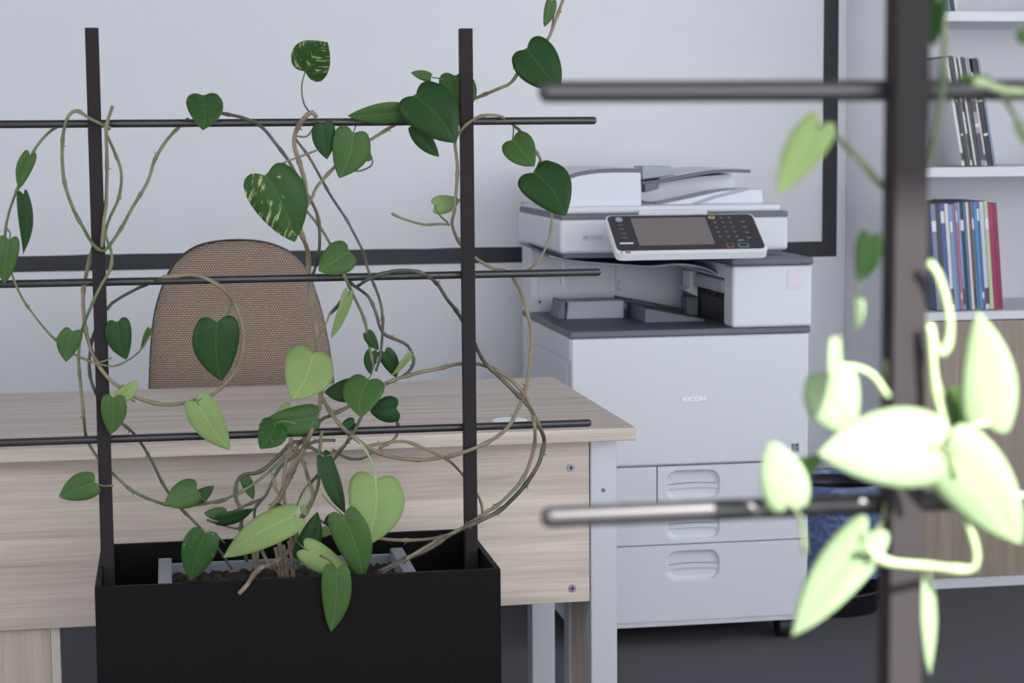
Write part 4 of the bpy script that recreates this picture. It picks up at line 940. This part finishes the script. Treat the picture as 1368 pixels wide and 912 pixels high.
lv((497, 470), (494, 500), 17, 'leaf_dark', .0)
lv((514, 470), (530, 505), 22, 'leaf_dark', .005)
lv((491, 445), (506, 468), 15, 'leaf_dark', -.015)
lv((549, 474), (526, 504), 8, 'leaf_pale', -.012, sgn=-1)
lv((473, 564), (456, 569), 15, 'leaf_dark', -.01)
# lower leaves
lv((502, 641), (489, 728), 72, 'leaf_pale', -.05, [(470, 582, fr), (482, 592), (492, 608), (500, 625)], fold=.18, pm='stem_pale', pr=.0016)
lv((459, 690), (485, 777), 47, 'leaf_mid', -.085, [(430, 660), (445, 676)], fold=.2)
lv((449, 762), (442, 846), 38, 'leaf_mid', -.155, [(428, 742, -.1), (440, 748, -.14)], fold=.2)
lv((391, 690), (295, 742), 43, 'leaf_pale', -.075, [(412, 650, -.02), (402, 668, -.05), (396, 682, -.07)], fold=.1, pm='stem_pale', pr=.0016)
lv((408, 733), (470, 766), 35, 'leaf_pale', -.07, [(396, 722, -.04), (402, 728)], fold=.15)
lv((404, 742), (424, 684), 30, 'leaf_dark', -.045, fold=.3)
lv((434, 612), (468, 685), 24, 'leaf_dark', -.035, [(462, 592, fr), (448, 604)], sgn=-1)
lv((273, 714), (254, 777), 44, 'leaf_flecked', -.10, [(300, 725, -.03), (290, 716, -.07), (280, 709)], fold=.3)
lv((125, 645), (78, 664), 35, 'leaf_mid', -.02, [(152, 648), (138, 649)], fold=.3)
lv((262, 654), (221, 673), 36, 'leaf_mid', -.02, [(312, 660), (295, 671), (275, 670)], fold=.2)
lv((260, 668), (286, 649), 17, 'leaf_dark', -.006, sgn=-1)
lv((300, 686), (272, 685), 17, 'leaf_mid', 0, sgn=-1)
lv((293, 695), (341, 682), 17, 'leaf_dark', -.01)
lv((368, 676), (380, 686), 13, 'leaf_dark', -.01)
lv((446, 692), (434, 698), 15, 'leaf_dark', -.015)
lv((327, 638), (339, 668), 15, 'leaf_mid', .01)
lv((430, 712), (447, 706), 13, 'leaf_pale', -.01)
lv((404, 676), (410, 690), 8, 'leaf_pale', -.03)

# nearest plant, out of focus
Bp = Plant(thing('pothos_plant', 'sunlit pothos vine on the nearest trellis post, pale glowing leaves', 'plant', (0.14 + RDX, 0.96, 0.585), 'pothos plants on trellises'), 0.96)
lv = Bp.leaf
f2 = -.018
Bp.stem([(1240, 350), (1252, 365), (1262, 395), (1269, 432), (1266, 458), (1256, 472), (1247, 458), (1243, 432), (1245, 470), (1250, 520), (1262, 570), (1275, 600), (1280, 640), (1290, 690), (1303, 730), (1302, 757), (1280, 760), (1238, 755, f2), (1195, 752, f2), (1172, 744, f2), (1158, 728, f2)], .0021, 'stem_pale', f2)
Bp.stem([(1186, 560), (1198, 640, .015), (1210, 720, .02), (1212, 900, .022), (1212, 1300, .022), (1220, 1850, .02)], .0024, G)
Bp.stem([(1252, -10), (1262, 40), (1260, 100), (1255, 150), (1243, 205, .01), (1226, 240, .024), (1205, 255, .024), (1180, 250, .01), (1150, 215), (1120, 185), (1097, 168)], .0016, G)
Bp.stem([(1368, 123), (1340, 120, f2), (1318, 112, f2), (1300, 108, f2)], .0020, 'stem_pale')
Bp.stem([(1330, 118, f2), (1345, 135), (1358, 158), (1372, 185)], .0015, G)
Bp.stem([(1185, 480), (1188, 520), (1186, 560), (1190, 640), (1180, 695), (1162, 725)], .0018, G)
lv((1096, 167), (1040, 257), 50, 'leaf_pale', -.005, [(1140, 203), (1115, 180)], pr=.0011)  # paler leaf colour stands in for sun on and through this leaf
lv((1163, 316), (1147, 378), 34, 'leaf_mid', .1, [(1182, 342), (1172, 325)])
lv((1147, 402), (1143, 440), 13, 'leaf_young', .0)
Bp.stem([(1152, 370, .08), (1146, 392, .05), (1146, 405, .02)], .0008, G)
lv((1106, 500), (1137, 582), 72, 'leaf_young', -.02, [(1186, 530), (1165, 500), (1140, 490), (1118, 490)], pr=.0018, pm='stem_pale', fold=.05)
lv((1118, 458), (1122, 540), 15, 'leaf_young', -.035, sgn=-1)
lv((1252, 598), (1098, 606), 100, 'leaf_young', -.045, [(1275, 640), (1268, 610)], pr=.0018, fold=.05)
lv((1054, 673), (1030, 590), 60, 'leaf_young', -.03, [(1075, 738), (1072, 705), (1066, 684)], fold=.05)
lv((1058, 636), (1102, 605), 26, 'leaf_mid', -.005, fold=.1)
lv((1268, 600), (1370, 732), 92, 'leaf_young', -.03, [(1262, 575), (1262, 590)], fold=.08)
lv((1320, 566), (1306, 418), 68, 'leaf_young', -.02, [(1272, 610), (1284, 585), (1300, 568), (1318, 566)], pr=.0017, pm='stem_pale', fold=.06)
lv((1276, 522), (1276, 582), 24, 'leaf_mid', .015)
lv((1157, 712), (1052, 844), 64, 'leaf_young', -.025, [(1175, 748), (1166, 730)], pr=.0018, fold=.15)
lv((1237, 768), (1263, 900), 21, 'leaf_young', .03, [(1238, 756), (1236, 762)], sgn=-1, curl=.15)
lv((1252, -15), (1244, 62), 30, 'leaf_dark', .0)
lv((1318, 108), (1278, 106), 14, 'leaf_mid', -.01, sgn=-1)
lv((1366, 40), (1374, 60), 18, 'leaf_mid', 0)
lv((1362, 165), (1372, 200), 16, 'leaf_young', 0)
